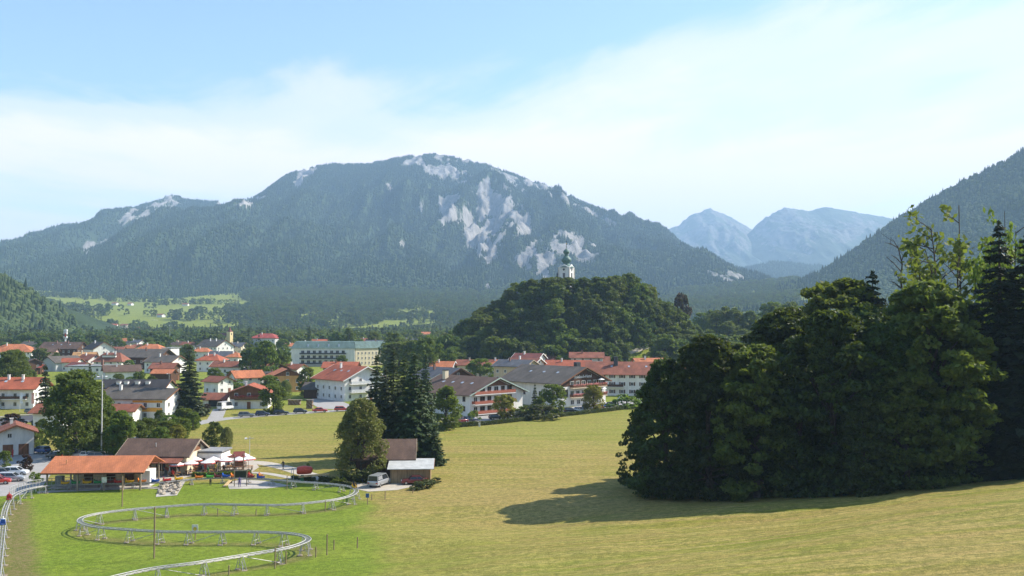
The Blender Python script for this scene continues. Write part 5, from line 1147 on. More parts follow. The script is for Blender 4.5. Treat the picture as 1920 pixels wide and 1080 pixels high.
MB().box((6.12, 0, 4.1), (.06, 3.8, .9)).build('gable_cladding', WOODM, rs); MB().tube([(-.5, -2.5, 4.6), (-.5, -2.5, 5.3)], .1, 8).build('vent_pipe', STEEL, rs)
an = flat_block('terrace_annex', 'low annex with a pale metal roof beside the restaurant', 393, 846, 3.4, -3, 4.6, 5.0, 'grey', 'white', cols=2, eaves=.3)
for px, py, lab in ((268, 862, 'white awning beside the station gable'), (300, 862, 'white awning over the restaurant door')):
    p = gnd(px, py, 2.2); o = empty('awning', (p.x, p.y, 0), 0, lab, 'awning'); MB().box((0, 0, 2.2), (2.6, 1.6, .06), rx=.3).build('cloth', plain('white_cloth', (.8, .8, .78)), o)
    for x in (-1.2, 1.2): MB().tube([(x, -.6, 0), (x, -.6, 2.05)], .03, 5).build('pole', STEEL, o)
br = hp('barn', 'weathered wooden barn with a brown roof behind the willow', 722, 823, 6.3, 4, 9.5, 10.5, 'brown', 'wood', pitch=25, chim=0, win=False, cat='barn', trim=WOODG)
MB().box((2.0, -5.06, 1.5), (2.8, .1, 2.9)).build('barn_door', wood_mat('red_wood', (.28, .09, .04)), br)
def shed():
    c = gnd(768, 906); o = empty('shed', (c.x, c.y+2.4, 0), R(3), 'tan wooden shed with a pale grey sheet roof', 'shed')
    MB().prism([(-2.3, -.3), (2.3, -.3), (2.3, 3.15), (-2.3, 2.45)], -3.4, 3.4).build('wall', wallm('tan'), o)
    MB().prism([(-3.0, 2.40), (2.9, 3.34), (2.9, 3.46), (-3.0, 2.52)], -3.9, 4.0).build('roof', plain('sheet_roof', (.48, .48, .45), .6, var=.12, scale=.8), o)
    MB().box((3.95+.05, -.05, 2.9), (.06, 5.8, .2), rx=.16).build('verge_board', WOODM, o)
    MB().box((-3.42, -.2, 1.1), (.08, 2.6, 2.2)).build('gate', WOODD, o)
shed()
# ------------------------------------------------------------ vehicles
WH = {}
def wheel(r):
    if r not in WH: WH[r] = (MB().tube([(0, -.1, 0), (0, .1, 0)], r, 14).mesh('tyre', TYRE), MB().tube([(0, -.105, 0), (0, .105, 0)], r*.62, 10).mesh('rim', RIM))
    return WH[r]
def car(kind, colname, col, pos, rz, label, group=None, name=None):
    o = empty(name or {'van': 'van', 'camper': 'camper_van'}.get(kind, 'car'), pos, rz, label, 'van' if kind in ('van', 'camper') else 'car', group); pm = paint(colname, col, .1 if colname in ('white', 'red') else .35)
    S = {'sedan': (4.5, 1.76, 1.42, [(-2.2, .35), (-2.25, .62), (-2.1, .93), (-1.45, .97), (.75, .95), (1.9, .82), (2.22, .62), (2.22, .33)], (-1.6, .95, -.95, .35)),
         'hatch': (4.1, 1.74, 1.5, [(-2.0, .35), (-2.03, .65), (-1.92, .98), (.7, .98), (1.75, .85), (2.03, .62), (2.03, .33)], (-1.9, .98, -1.6, .25)),
         'estate': (4.6, 1.78, 1.48, [(-2.25, .35), (-2.28, .65), (-2.2, .96), (.8, .96), (1.95, .84), (2.28, .62), (2.28, .33)], (-2.15, 1.0, -1.85, .3)),
         'van': (5.0, 1.92, 2.0, [(-2.45, .38), (-2.48, .75), (-2.45, 1.12), (1.35, 1.12), (2.25, .98), (2.5, .7), (2.5, .36)], (-2.42, 1.75, -2.32, 1.0)),
         'camper': (5.2, 2.1, 2.6, [(-2.6, .45), (-2.6, .8), (-2.6, 1.3), (1.6, 1.3), (2.4, 1.05), (2.6, .7), (2.6, .4)], (-2.58, 1.9, -2.5, 1.5))}[kind]
    Ln, Wd, Ht, prof, (gx0, gx1, rx0, rx1) = S; hw = Wd/2
    key = ('car', kind, colname)
    if key not in WH:
        m = MB().prism(prof, -hw, hw, 'y'); me = m.mesh('body', pm); bm = bmesh.new(); bm.from_mesh(me); bmesh.ops.bevel(bm, geom=bm.edges[:], offset=.07, segments=2, affect='EDGES', profile=.6); bm.to_mesh(me); bm.free(); me.polygons.foreach_set('use_smooth', [True]*len(me.polygons))
        zb = max(z for _, z in prof)-.04; g = MB(); ti = .80
        lo = [(gx0, -hw*.94, zb), (gx1, -hw*.94, zb), (gx1, hw*.94, zb), (gx0, hw*.94, zb)]; hi = [(rx0, -hw*ti, Ht-.05), (rx1, -hw*ti, Ht-.05), (rx1, hw*ti, Ht-.05), (rx0, hw*ti, Ht-.05)]
        g.face(lo[::-1]); g.face(hi)
        for i in range(4): g.face([lo[i], lo[(i+1) % 4], hi[(i+1) % 4], hi[i]])
        gm = g.mesh('cabin_glass', GLASS)
        r = MB().box(((rx0+rx1)/2, 0, Ht-.03), (rx1-rx0+.12, hw*ti*2+.05, .09))
        for s in (-1, 1):
            for (xa, xb) in ((gx0, rx0), (gx1, rx1), ((gx0+gx1)/2-.2, (rx0+rx1)/2-.1)): r.tube([(xa, s*hw*.945, zb), (xb, s*(hw*ti+.01), Ht-.04)], .045, 5)
            if kind in ('van', 'camper') : r.box((gx0+1.0, s*hw*.89, (zb+Ht)/2), (1.5, .08, Ht-zb-.3), rx=s*.11)
        WH[key] = (me, gm, r.mesh('roof', pm))
    me, gm, rm = WH[key]
    link('body', me, o); link('cabin_glass', gm, o); link('roof', rm, o)
    wr = .32 if kind not in ('van', 'camper') else .34; t_, r_ = wheel(wr); wx = Ln*.30
    for x in (-wx, wx*1.02):
        for s in (-1, 1): w = link('wheel', t_, o, (x, s*(hw-.1), wr)); link('rim', r_, w)
    if 'hl' not in WH: WH['hl'] = MB().box((0, 0, 0), (.08, .32, .14)).mesh('headlight', plain('lamp_glass', (.7, .72, .75), .1)); WH['tl'] = MB().box((0, 0, 0), (.08, .26, .16)).mesh('taillight', plain('red_lamp', (.4, .01, .01), .2))
    for s in (-1, 1):
        link('headlight', WH['hl'], o, (Ln/2-.06 if kind not in ('van', 'camper') else Ln/2-.02, s*(hw-.28), .68)); link('taillight', WH['tl'], o, (-Ln/2+.0, s*(hw-.22), .80))
    return o
CC = {'dark_grey': (.05, .055, .06), 'navy': (.02, .03, .07), 'black': (.015, .015, .017), 'silver': (.42, .43, .44), 'red': (.50, .035, .02), 'white': (.75, .75, .74), 'maroon': (.17, .02, .025), 'blue': (.03, .08, .25), 'grey': (.17, .18, .19)}
def car_px(kind, c, px, py, rz, label, group=None):
    p = gnd(px, py); return car(kind, c, CC[c], (p.x, p.y, p.z+.03), rz, label, group)
RD = 'cars parked along the village road'
for k, c, px, py, lab in (('estate', 'grey', 462, 782, 'grey estate car on the village road beside the lawn'), ('hatch', 'navy', 492, 780, 'dark blue hatchback parked behind the grey estate car'), ('estate', 'black', 527, 777.5, 'black estate car parked on the road below the fruit tree'),
                          ('hatch', 'black', 563, 775, 'black hatchback parked beside the stacked timber'), ('sedan', 'red', 600, 773, 'bright red car on the road below the apartment house yard'), ('estate', 'red', 641, 771, 'dark red estate car before the white apartment house')):
    car_px(k, c if lab[:4] != 'dark red'[:4] or c != 'red' else 'maroon' if False else c, px, py, R(8), lab, RD)
HF = 'cars in the hotel car park'
for k, c, px, py, a, lab in (('hatch', 'maroon', 864, 793, 40, 'maroon hatchback in the shade beside the columnar tree'), ('hatch', 'navy', 882, 791, 40, 'dark blue hatchback next to the maroon one at the hotel corner'), ('hatch', 'black', 930, 787, 15, 'black hatchback behind the hedge before the balcony hotel'),
                             ('van', 'white', 977, 783, 8, 'white delivery van before the balcony hotel'), ('estate', 'black', 1000, 781, 30, 'black estate car beside the white delivery van'), ('hatch', 'grey', 1020, 778, 30, 'grey hatchback parked below the light green tree'),
                             ('estate', 'black', 1042, 776, 20, 'black estate car below the white wall of the lettered hotel'), ('hatch', 'black', 1068, 773.5, 35, 'black hatchback beside the pair of white and silver cars'), ('sedan', 'white', 1086, 772, 35, 'white sedan parked before the flower balconies'),
                             ('estate', 'grey', 1104, 769, 30, 'grey estate car parked below the yellowish young tree'), ('hatch', 'maroon', 1120, 767.5, 30, 'dark red hatchback before the lettered hotel'), ('sedan', 'blue', 1134, 765, 30, 'blue sedan at the end row of the hotel car park'), ('hatch', 'navy', 1149, 762.5, 30, 'dark blue hatchback nearest the light green round bush')):
    car_px(k, c, px, py, R(a), lab, HF)
car_px('van', 'silver', 711, 911, R(72), 'silver passenger van parked beside the tan shed')
car_px('sedan', 'maroon', 777, 908, R(186), 'old maroon sedan with chrome trim beside the tan shed')
car_px('camper', 'white', 423, 769, R(60), 'white camper standing beside the garage')
CP_ = 'cars on the station car park'
for k, c, px, py, a, lab in (('estate', 'silver', 22, 902, 8, 'silver estate car at the corner of the car park'), ('hatch', 'white', 30, 891, 8, 'white hatchback behind the silver estate car'), ('hatch', 'red', -4, 908, 20, 'red hatchback beside the silver estate car'), ('estate', 'grey', 5, 893, 10, 'grey car between the white and silver ones'),
                             ('hatch', 'blue', 76, 850, 160, 'blue hatchback parked beside the white garage house'), ('sedan', 'dark_grey', 110, 860, 5, 'dark grey sedan behind the station roof'), ('van', 'silver', 144, 860, 5, 'silver minibus behind the station roof'), ('hatch', 'white', 170, 860, 5, 'white hatchback behind the station roof'), ('estate', 'grey', 187, 861, 5, 'grey estate car at the foot of the lamp mast'),
                             ('estate', 'grey', 62, 775, 10, 'grey estate car before the guest house with flags'), ('hatch', 'black', 38, 795, 15, 'black hatchback on the shaded village street')):
    car_px(k, c, px, py, R(a), lab, CP_ if py > 840 else None)
# ------------------------------------------------------------ people
SKIN = plain('skin', (.50, .30, .21), .6, var=.06); HAIR = plain('hair', (.06, .04, .025), .8)
POSES = {
 'stand': dict(hip=(0, 0, .92), chest=(0, 0, 1.32), neck=(0, 0, 1.5), head=(0, .02, 1.66), la=[(-.19, 0, 1.42), (-.25, .02, 1.14), (-.24, .08, .9), (-.23, .1, .80)], ra=[(.19, 0, 1.42), (.25, .02, 1.14), (.24, .08, .9), (.23, .1, .80)], ll=[(-.1, 0, .88), (-.11, .02, .48), (-.11, -.02, .08), (-.11, .12, .04)], rl=[(.1, 0, .88), (.12, .02, .48), (.13, -.02, .08), (.13, .12, .04)]),
 'walk': dict(hip=(0, 0, .92), chest=(0, .03, 1.32), neck=(0, .05, 1.5), head=(0, .08, 1.66), la=[(-.19, .02, 1.42), (-.24, -.1, 1.15), (-.23, -.12, .9), (-.22, -.1, .82)], ra=[(.19, .02, 1.42), (.24, .12, 1.16), (.22, .28, .98), (.21, .33, .92)], ll=[(-.1, 0, .88), (-.1, .22, .5), (-.1, .3, .1), (-.1, .43, .08)], rl=[(.1, 0, .88), (.11, -.08, .48), (.11, -.34, .13), (.11, -.26, .04)]),
 'sit': dict(hip=(0, 0, .52), chest=(0, -.05, .92), neck=(0, -.03, 1.1), head=(0, .01, 1.26), la=[(-.19, -.03, 1.02), (-.25, .06, .76), (-.2, .3, .72), (-.18, .38, .72)], ra=[(.19, -.03, 1.02), (.25, .06, .76), (.2, .3, .72), (.18, .38, .72)], ll=[(-.1, .02, .5), (-.11, .44, .5), (-.11, .46, .08), (-.11, .6, .04)], rl=[(.1, .02, .5), (.12, .44, .5), (.12, .46, .08), (.12, .6, .04)]),
 'sled': dict(hip=(0, -.25, .28), chest=(0, -.34, .68), neck=(0, -.34, .86), head=(0, -.30, 1.02), la=[(-.19, -.34, .78), (-.28, -.12, .6), (-.36, .12, .52), (-.37, .2, .52)], ra=[(.19, -.34, .78), (.28, -.12, .6), (.36, .12, .52), (.37, .2, .52)], ll=[(-.1, -.23, .26), (-.13, .18, .52), (-.12, .5, .28), (-.12, .6, .32)], rl=[(.1, -.23, .26), (.13, .18, .52), (.12, .5, .28), (.12, .6, .32)]),
}
_pm = {}
def person_mesh(pose):
    if pose in _pm: return _pm[pose]
    q = POSES[pose]; V = []; E = []; Rd = []; Tg = []
    def add(p, r, t, par=None):
        V.append(p); Rd.append(r); Tg.append(t); i = len(V)-1
        if par is not None: E.append((par, i))
        return i
    hip = add(q['hip'], (.15, .11), 'p'); ch = add(q['chest'], (.17, .115), 's', hip); nk = add(q['neck'], (.06, .06), 'k', ch); hc = Vector(q['head']); hd = add(tuple(hc-Vector((0, 0, .05))), (.085, .095), 'k', nk); tp_ = add(tuple(hc+Vector((0, -.01, .07))), (.075, .085), 'h', hd); add(tuple(hc+Vector((0, .085, -.02))), (.022, .02), 'k', hd)
    for ky in ('la', 'ra'):
        a = q[ky]; i = add(a[0], (.065, .065), 's', ch); i = add(a[1], (.05, .05), 's', i); i = add(a[2], (.035, .035), 'k', i); w = Vector(a[3]); d = (w-Vector(a[2])).normalized(); pm_ = add(a[3], (.036, .022), 'k', i)
        sx = d.cross(Vector((0, 0, 1)) if abs(d.z) < .9 else Vector((0, 1, 0))).normalized()
        for j, l in enumerate((.075, .085, .08, .062)): m1 = add(tuple(w+sx*(j-1.5)*.022+d*l*.6), (.010, .010), 'k', pm_); add(tuple(w+sx*(j-1.5)*.024+d*l+Vector((0, 0, -.012))), (.008, .008), 'k', m1)
        m1 = add(tuple(w-sx*.045+d*.01), (.011, .011), 'k', pm_); add(tuple(w-sx*.06+d*.045), (.009, .009), 'k', m1)
    for ky in ('ll', 'rl'):
        a = q[ky]; i = add(a[0], (.095, .095), 'p', hip); i = add(a[1], (.07, .07), 'p', i); i = add(a[2], (.045, .05), 'p', i); add(a[3], (.045, .035), 'b', i)
    me = bpy.data.meshes.new('tmp'); me.from_pydata([tuple(v) for v in V], E, []); o = bpy.data.objects.new('tmp', me); COL.objects.link(o)
    o.modifiers.new('s', 'SKIN'); sv = me.skin_vertices[0].data
    for i, r in enumerate(Rd): sv[i].radius = r
    sv[0].use_root = True; o.modifiers.new('u', 'SUBSURF').levels = 1
    dg = bpy.context.evaluated_depsgraph_get(); out = bpy.data.meshes.new_from_object(o.evaluated_get(dg)); bpy.data.objects.remove(o)
    idx = {'s': 0, 'p': 1, 'k': 2, 'h': 3, 'b': 4}; A = np.array([tuple(v) for v in V]); B = np.array([idx[t] for t in Tg]); C = np.array([tuple(p.center) for p in out.polygons])
    segs = [(A[a], A[b], Tg[a], Tg[b]) for a, b in E]; mi = np.zeros(len(C), int); best = np.full(len(C), 1e9)
    for a, b, ta, tb in segs:
        ab = b-a; t = np.clip(((C-a)@ab)/max(ab@ab, 1e-9), 0, 1); d = np.linalg.norm(C-a-t[:, None]*ab, axis=1); u = d < best
        lab = np.where(t < .5, idx[ta], idx[tb]); mi = np.where(u, lab, mi); best = np.minimum(best, d)
    # back of the head is hair
    hm = (C[:, 2] > hc.z+.045) | ((C[:, 2] > hc.z-.08) & (C[:, 1] < hc.y-.02) & (np.abs(C[:, 0]) < .12)); mi = np.where(hm & (C[:, 2] > hc.z-.1) & (np.linalg.norm(C-np.array(hc), axis=1) < .2), 3, mi)
    out.polygons.foreach_set('material_index', mi.astype(np.int32)); out.polygons.foreach_set('use_smooth', np.ones(len(C), bool)); _pm[pose] = out; return out
CL = {'black': (.02, .02, .022), 'white': (.7, .7, .68), 'red': (.5, .04, .03), 'blue': (.04, .08, .25), 'grey': (.2, .2, .21), 'orange': (.65, .2, .04), 'green': (.06, .2, .07), 'jeans': (.06, .09, .17), 'beige': (.4, .33, .24), 'purple': (.10, .07, .22), 'pink': (.6, .25, .28), 'yellow': (.65, .5, .08)}
def person(pose, shirt, pants, pos, rz, label, group=None, s=1.0):
    me = person_mesh(pose).copy(); me.materials.clear()
    for m in (plain('cloth_'+shirt, CL[shirt], .85), plain('cloth_'+pants, CL[pants], .85), SKIN, HAIR, plain('shoe', (.05, .045, .04), .7)): me.materials.append(m)
    o = link('person', me, None, pos, (0, 0, rz), (s, s, s)); tag(o, label, 'person', group); return o
def person_px(pose, sh, pa, px, py, rz, lab, group=None, s=1.0, dz=0):
    p = gnd(px, py); p.z += dz+.03; return person(pose, sh, pa, p, rz, lab, group, s)
person_px('walk', 'black', 'black', 531, 881, R(160), 'person in dark clothes walking along the gravel path')
person_px('stand', 'black', 'grey', 394.5, 911, R(200), 'child in dark clothes standing on the lawn below the sleds', s=.72)
person_px('stand', 'purple', 'black', 449, 914, R(20), 'person in a purple top working at the finish scoreboard')
person_px('stand', 'orange', 'beige', 441, 902, R(60), 'person in an orange shirt beside the scoreboard')
person_px('stand', 'red', 'white', 26+90, 870, R(0), 'person in a red shirt behind the station roof')
person_px('stand', 'red', 'jeans', 24, 858, R(90), 'person in red beside the garage doors')
tp = [('stand', 'red', 'jeans', 385, 884, 'red top standing between the parasol tables'), ('stand', 'pink', 'beige', 277, 893, 'pink top in the queue at the station gable'), ('stand', 'red', 'white', 281, 890, 'red top in the queue at the station gable'), ('stand', 'white', 'jeans', 273, 897, 'white top in the queue at the station gable'), ('stand', 'orange', 'black', 285, 895, 'orange top in the queue at the station gable'),
      ('stand', 'black', 'red', 272, 890, 'black top in the queue at the station gable'), ('walk', 'white', 'beige', 318, 892, 'white top walking past the young tree of the terrace'), ('stand', 'red', 'black', 322, 888, 'red top by the orange slide'), ('stand', 'white', 'grey', 250, 905, 'white top under the station gable'), ('stand', 'beige', 'jeans', 407, 886, 'beige top by the wooden rail')]
for i, (po_, sh, pa, px, py, lab) in enumerate(tp): person_px(po_, sh, pa, px, py, i*1.3, 'person with a '+lab)
# riders
for px, sh, col, lab in ((470, 'red', 'black', 'person in red riding a sled past the finish gate'), (489, 'orange', 'jeans', 'person in orange riding a sled behind the red rider')):
    s = sled('maroon' if sh == 'red' else 'blue', px, '%s sled with a rider near the finish gate' % ('maroon' if sh == 'red' else 'blue')); person('sled', sh, col, s.location+Vector((0, 0, .02)), s.rotation_euler.z-math.pi/2, lab)
def on_track_y(py):
    best = min(range(1, len(TRACK)-1), key=lambda i: (lambda a, b: abs(b-py)+(0 if a < 40 else 999))(*[float(v) for v in proj(TRACK[i].x, TRACK[i].y, TRACK[i].z)]))
    a, b = TRACK[best-1], TRACK[best+1]; return TRACK[best], math.atan2((b-a).y, (b-a).x)
for py, sh, col, lab in ((936, 'red', 'red', 'person in red being hauled up on a sled below the curved rail'), (985, 'white', 'blue', 'person in white being hauled up on a blue sled')):
    pos = on_track_y(py); s = sled(col, 0, '%s sled being hauled up the lift track' % col, pos); person('sled', sh, 'jeans', s.location+Vector((0, 0, .02)), s.rotation_euler.z-math.pi/2, lab)
p_, a_ = TRACK[27*6-3], math.atan2((TRACK[27*6]-TRACK[27*6-6]).y, (TRACK[27*6]-TRACK[27*6-6]).x)
s = sled('yellow', 0, 'yellow sled with a rider at the outer bend of the track', (p_, a_)); person('sled', 'black', 'black', s.location+Vector((0, 0, .02)), s.rotation_euler.z-math.pi/2, 'person in black riding a yellow sled round the outer bend')
# ------------------------------------------------------------ terrace furniture
CLW = plain('parasol_white', (.80, .76, .73), .85, var=.05); CLR = plain('parasol_red', (.62, .13, .10), .85); CLB = plain('parasol_maroon', (.20, .05, .04), .85)
def parasol(px, py, lab, mats=(CLW, CLR), r=1.35, z=2.3):
    p = gnd(px, py, z); o = empty('parasol', (p.x, p.y, Hs(p.x, p.y)), random.uniform(0, 1), lab, 'parasol', 'terrace parasols'); m = MB()
    for j in range(8):
        a, b = 2*math.pi*j/8, 2*math.pi*(j+1)/8; A = (r*math.cos(a), r*math.sin(a), z-.25); B = (r*math.cos(b), r*math.sin(b), z-.25); m.face([A, B, (0, 0, z+.35)], 0)
        m.face([A, B, (B[0], B[1], z-.47), (A[0], A[1], z-.47)], 1)
    m.build('canopy', list(mats), o); MB().tube([(0, 0, 0), (0, 0, z+.4)], .035, 6).build('pole', STEEL, o); MB().lathe([(.3, 0), (.3, .08), (.05, .12)], 10).build('base', DARKM, o)
    return p
PU = [(331, 868, 'white parasol with red valance beside the orange slide'), (358, 866, 'white parasol with red valance before the restaurant corner'), (366, 859, 'white parasol close to the restaurant porch'), (390, 864, 'white parasol at the front edge of the terrace'), (400, 859, 'white parasol under the annex roof edge'), (408, 851, 'white parasol behind the annex wall'), (423, 851, 'white parasol in the back row beside the annex'), (424, 860, 'white parasol before the maroon one'),
      (443, 852, 'maroon parasol in the back row of the terrace'), (448, 859, 'white parasol beside the wooden play tower'), (466, 857, 'white parasol at the path end of the terrace'), (455, 851, 'white parasol in the back row behind the play tower')]
tabs = []
for px, py, lab in PU: tabs.append(parasol(px, py, lab, (CLB, CLB) if 'maroon parasol in' in lab else (CLW, CLR)))
TT = MB().box((0, 0, .74), (1.9, .6, .05)); TL = MB()
for x in (-.75, .75): TL.box((x, 0, .36), (.06, .5, .72))
BT = MB().box((0, 0, .45), (1.9, .27, .05)); BL = MB()
for x in (-.75, .75): BL.box((x, 0, .21), (.06, .22, .43))
WB = wood_mat('bench_wood', (.42, .22, .10)); tm = (TT.mesh('table_top', WB), TL.mesh('leg_frame', DARKM), BT.mesh('seat', WB), BL.mesh('leg_frame', DARKM))
rg = random.Random(3)
sit_i = 0; shirts = ['red', 'white', 'blue', 'pink', 'green', 'beige', 'yellow', 'grey', 'black', 'orange']
for i, p in enumerate(tabs+[gnd(345, 885), gnd(415, 882), gnd(435, 880), gnd(372, 880)]):
    a = rg.uniform(-.3, .3); q = p.copy(); q.z = Hs(p.x, p.y)+.03; q.y -= .5
    nb = 'under %s' % PU[i][2].replace('white', 'the white', 1).replace('maroon parasol in', 'the maroon parasol in', 1) if i < len(PU) else ('in the open before the restaurant porch', 'in the open by the wooden rail', 'in the open below the play tower', 'in the open before the front parasols')[i-len(PU)]
    nb = ' '.join(nb.split()[:11])
    t = empty('beer_table', q, a, 'wooden beer table '+nb, 'table', 'terrace tables'); link('table_top', tm[0], t); link('leg_frame', tm[1], t)
    for s in (-1, 1):
        bq = q+Vector((-math.sin(a)*s*.62, math.cos(a)*s*.62, 0)); b = empty('bench', bq, a, 'wooden bench '+nb, 'bench', 'terrace benches %d' % i); link('seat', tm[2], b); link('leg_frame', tm[3], b)
        if rg.random() < .62:
            sh = shirts[sit_i % 10]; sit_i += 1; x = rg.uniform(-.6, .6); pp = bq+Vector((math.cos(a)*x, math.sin(a)*x, -.02))
            person('sit', sh, rg.choice(['jeans', 'black', 'beige']), pp, a+(math.pi if s > 0 else 0), 'person in %s sitting on the bench %s' % (sh, ' '.join(nb.split()[:8])))
# ------------------------------------------------------------ playground, gate, posts, signs
def play_tower():
    p = gnd(448, 888); o = empty('play_tower', p, .3, 'wooden play tower with thin posts behind the scoreboard', 'play tower')
    for x in (-.8, .8):
        for y in (-.8, .8): MB().tube([(x, y, 0), (x, y, 3.6)], .09, 6).build('post', WOODG, o)
    MB().box((0, 0, 1.3), (1.9, 1.9, .12)).build('platform', WOODM, o)
    for s in (-1, 1): MB().box((0, s*.85, 1.75), (1.6, .06, .6)).build('side_panel', WOODM, o)
    MB().prism([(-1.1, 3.2), (1.1, 3.2), (0, 4.0)], -1.0, 1.0).build('roof', CLB, o)
play_tower()
def gate():
    p = gnd(451, 912); o = empty('finish_gate', p, R(8), 'wooden finish gate with a dark scoreboard', 'gate')
    for x in (-1.0, 1.0): MB().box((x, 0, 1.3), (.14, .14, 2.6)).build('post', WOODG, o)
    MB().box((0, 0, 2.0), (1.8, .12, 1.1)).build('scoreboard', plain('screen_dark', (.015, .02, .02), .3), o); MB().box((0, 0, 2.66), (2.3, .2, .12)).build('beam', WOODG, o)
gate()
b_ = gnd(420, 914); c_ = gnd(437, 904); o = empty('wooden_ramp', ((b_+c_)/2), math.atan2((c_-b_).y, (c_-b_).x), 'pale wooden ramp beside the finish gate', 'ramp'); MB().box((0, 0, .45), ((c_-b_).length, .5, .12), ry=-.12).build('plank', wood_mat('pale_wood', (.6, .42, .2)), o); MB().box((1.5, 0, .2), (.12, .4, .5)).build('support', WOODG, o)
def rocket():
    p = gnd(571, 903); o = empty('barrel_ride', p, R(4), 'red barrel-shaped children ride on a pale beam', 'ride')
    MB().tube([(-1.3, 0, 1.9), (-1.15, 0, 1.9), (0, 0, 2.0), (1.1, 0, 1.95), (1.35, 0, 1.9)], [.5, .66, .75, .62, .3], 14).build('barrel', plain('ride_red', (.6, .07, .04), .4), o, smooth=True)
    MB().box((1.6, 0, 1.05), (5.2, .9, .22), ry=-.08).build('beam', wood_mat('pale_wood', (.6, .42, .2)), o); MB().box((-.4, 0, .55), (.5, .5, 1.1)).build('stand', plain('ride_green', (.05, .18, .08)), o)
    for x in (1.2, 3.8): MB().tube([(x, 0, 0), (x, 0, 1.0)], .08, 6).build('post', WOODG, o)
    rp = [(.0, 1.3*math.cos(t), 1.2+1.3*math.sin(t)) for t in np.linspace(0, 2*math.pi, 22)]; MB().tube(rp, .05, 5).build('ring', STEEL, o, (-1.9, -1.2, 0))
rocket()
def slide():
    p = gnd(318, 890); o = empty('orange_slide', p, R(-30), 'small orange slide beside the terrace ramp', 'slide'); MB().box((0, 0, .7), (2.4, .6, .1), ry=.45).build('chute', plain('slide_orange', (.7, .16, .05), .4), o); MB().box((-1.0, 0, .6), (.1, .6, 1.2)).build('ladder', STEEL, o)
    p = gnd(272, 885); o = empty('orange_canopy', p, R(-12), 'orange sloping canopy at the station gable', 'canopy'); MB().box((0, 0, 2.3), (3.2, 1.4, .08), ry=.35).build('cloth', plain('slide_orange', (.7, .16, .05), .4), o)
    for x in (-1.3, 1.3): MB().tube([(x, 0, 0), (x, 0, 2.3-x*.36)], .05, 6).build('post', STEEL, o)
slide()
def ramp_chute():
    P = [gnd(*q) for q in ((303, 907), (345, 903), (330, 928), (296, 930))]; c = sum(P, Vector())/4
    rg = np.random.default_rng(4); o = empty('stone_bank', c, 0, 'bank of pale boulders below the queued sleds', 'stones')
    base = MB(); 
    for i in range(46):
        u, v = rg.uniform(), rg.uniform(); q = P[0].lerp(P[1], u).lerp(P[3].lerp(P[2], u), v)-c; s = rg.uniform(.18, .5); m = MB(); m.lathe([(0.02, -s*.5), (s*.8, -s*.3), (s, .05), (s*.7, s*.5), (.02, s*.6)], 6, (0, 0, 0), ph=rg.uniform(0, 3))
        m.v = [(x*rg.uniform(.8, 1.2), y*rg.uniform(.8, 1.2), z*rg.uniform(.7, 1.2)) for x, y, z in m.v]; m.build('boulder', plain('boulder', (.40, .34, .26), .9, var=.25), o, q+Vector((0, 0, .12+.5*(1-v))))
    sheet('chute_floor', [(300, 906), (348, 902), (332, 929), (292, 932)], CONC, .045)
ramp_chute()
PW = wood_mat('post_wood', (.30, .22, .14)); PT = 'wooden posts on the lawn'
posts = [(289, 1047, 951, 'tall pole inside the coaster bend'), (229, 950, 893, 'tall pole in front of the station'), (515.5, 1066, 1027, 'thick post under the lower track'), (536, 1057, 1034, 'short post beside the thick one'), (592, 1045, 1026, 'short post outside the lower bend'), (613, 1041, 1002, 'tall thin post outside the lower bend'), (626, 1031, 1012, 'thin short post beside the tall thin one'), (670, 1028, 1007, 'reddish stake on the meadow edge'),
         (689, 946, 927, 'stake with a small blue sign'), (697, 938, 927, 'short stake next to the blue sign'), (722, 937, 921, 'pale stake before the barn yard'), (774, 925, 918, 'tiny stake before the rough shrub'), (610, 958, 938, 'post before the upper track'), (366, 1012, 988, 'post carrying a white and yellow sign'), (538, 918, 892, 'post beside the finish straight'), (429, 1079, 1060, 'short stake under the lowest track'), (408, 968, 953, 'short stake under the upper track'), (480, 966, 955, 'thin stake under the upper track')]
for px, yb, yt, lab in posts:
    p = gnd(px, yb); h = at(px, yt, p.y).z-p.z; o = empty('post', p, 0, 'wooden '+lab, 'post', PT); MB().tube([(0, 0, -.2), (.02, 0, h)], .09 if h > 3 else .07, 7).build('shaft', PW, o)
    if 'blue sign' in lab and 'carry' not in lab and 'stake with' in lab: MB().box((0, -.1, h-.15), (.5, .04, .6)).build('sign_panel', plain('sign_blue', (.05, .12, .3)), o)
    if 'white and yellow' in lab:
        q = MB().box((0, -.12, h-.2), (.75, .05, 1.0)).build('sign_panel', plain('sign_white', (.75, .73, .65)), o); MB().lathe([(0, 0), (.24, 0)], 10).build('yellow_emblem', plain('sign_yellow', (.7, .5, .05)), q, (0, -.16, h-.2), (math.pi/2, 0, 0))
def lamp_mast(px, yb, yt, label, r=.14, heads=2):
    p = gnd(px, yb); h = at(px, yt, p.y).z-p.z; o = empty('lamp_mast', p, .4, label, 'lamp'); MB().tube([(0, 0, 0), (0, 0, h)], [r, r*.6], 8).build('shaft', plain('mast_paint', (.6, .6, .58), .5), o)
    MB().box((0, 0, h-.4), (1.5, .1, .1)).build('cross_arm', STEEL, o)
    for s in (-1, 1)[:heads]: MB().box((s*.75, -.1, h-.4), (.45, .35, .2), rx=.4).build('floodlight', plain('lamp_case', (.6, .6, .6)), o)
lamp_mast(190, 858, 703, 'tall white floodlight mast behind the station', .16)
lamp_mast(76, 783, 755, 'street lamp beside the village street', .08, 1); lamp_mast(317, 726, 699, 'street lamp before the orange carport', .08, 1); lamp_mast(468, 862, 818, 'white pole at the corner of the terrace', .06, 1); lamp_mast(318, 658, 609, 'thin antenna beside the white block', .12, 1)
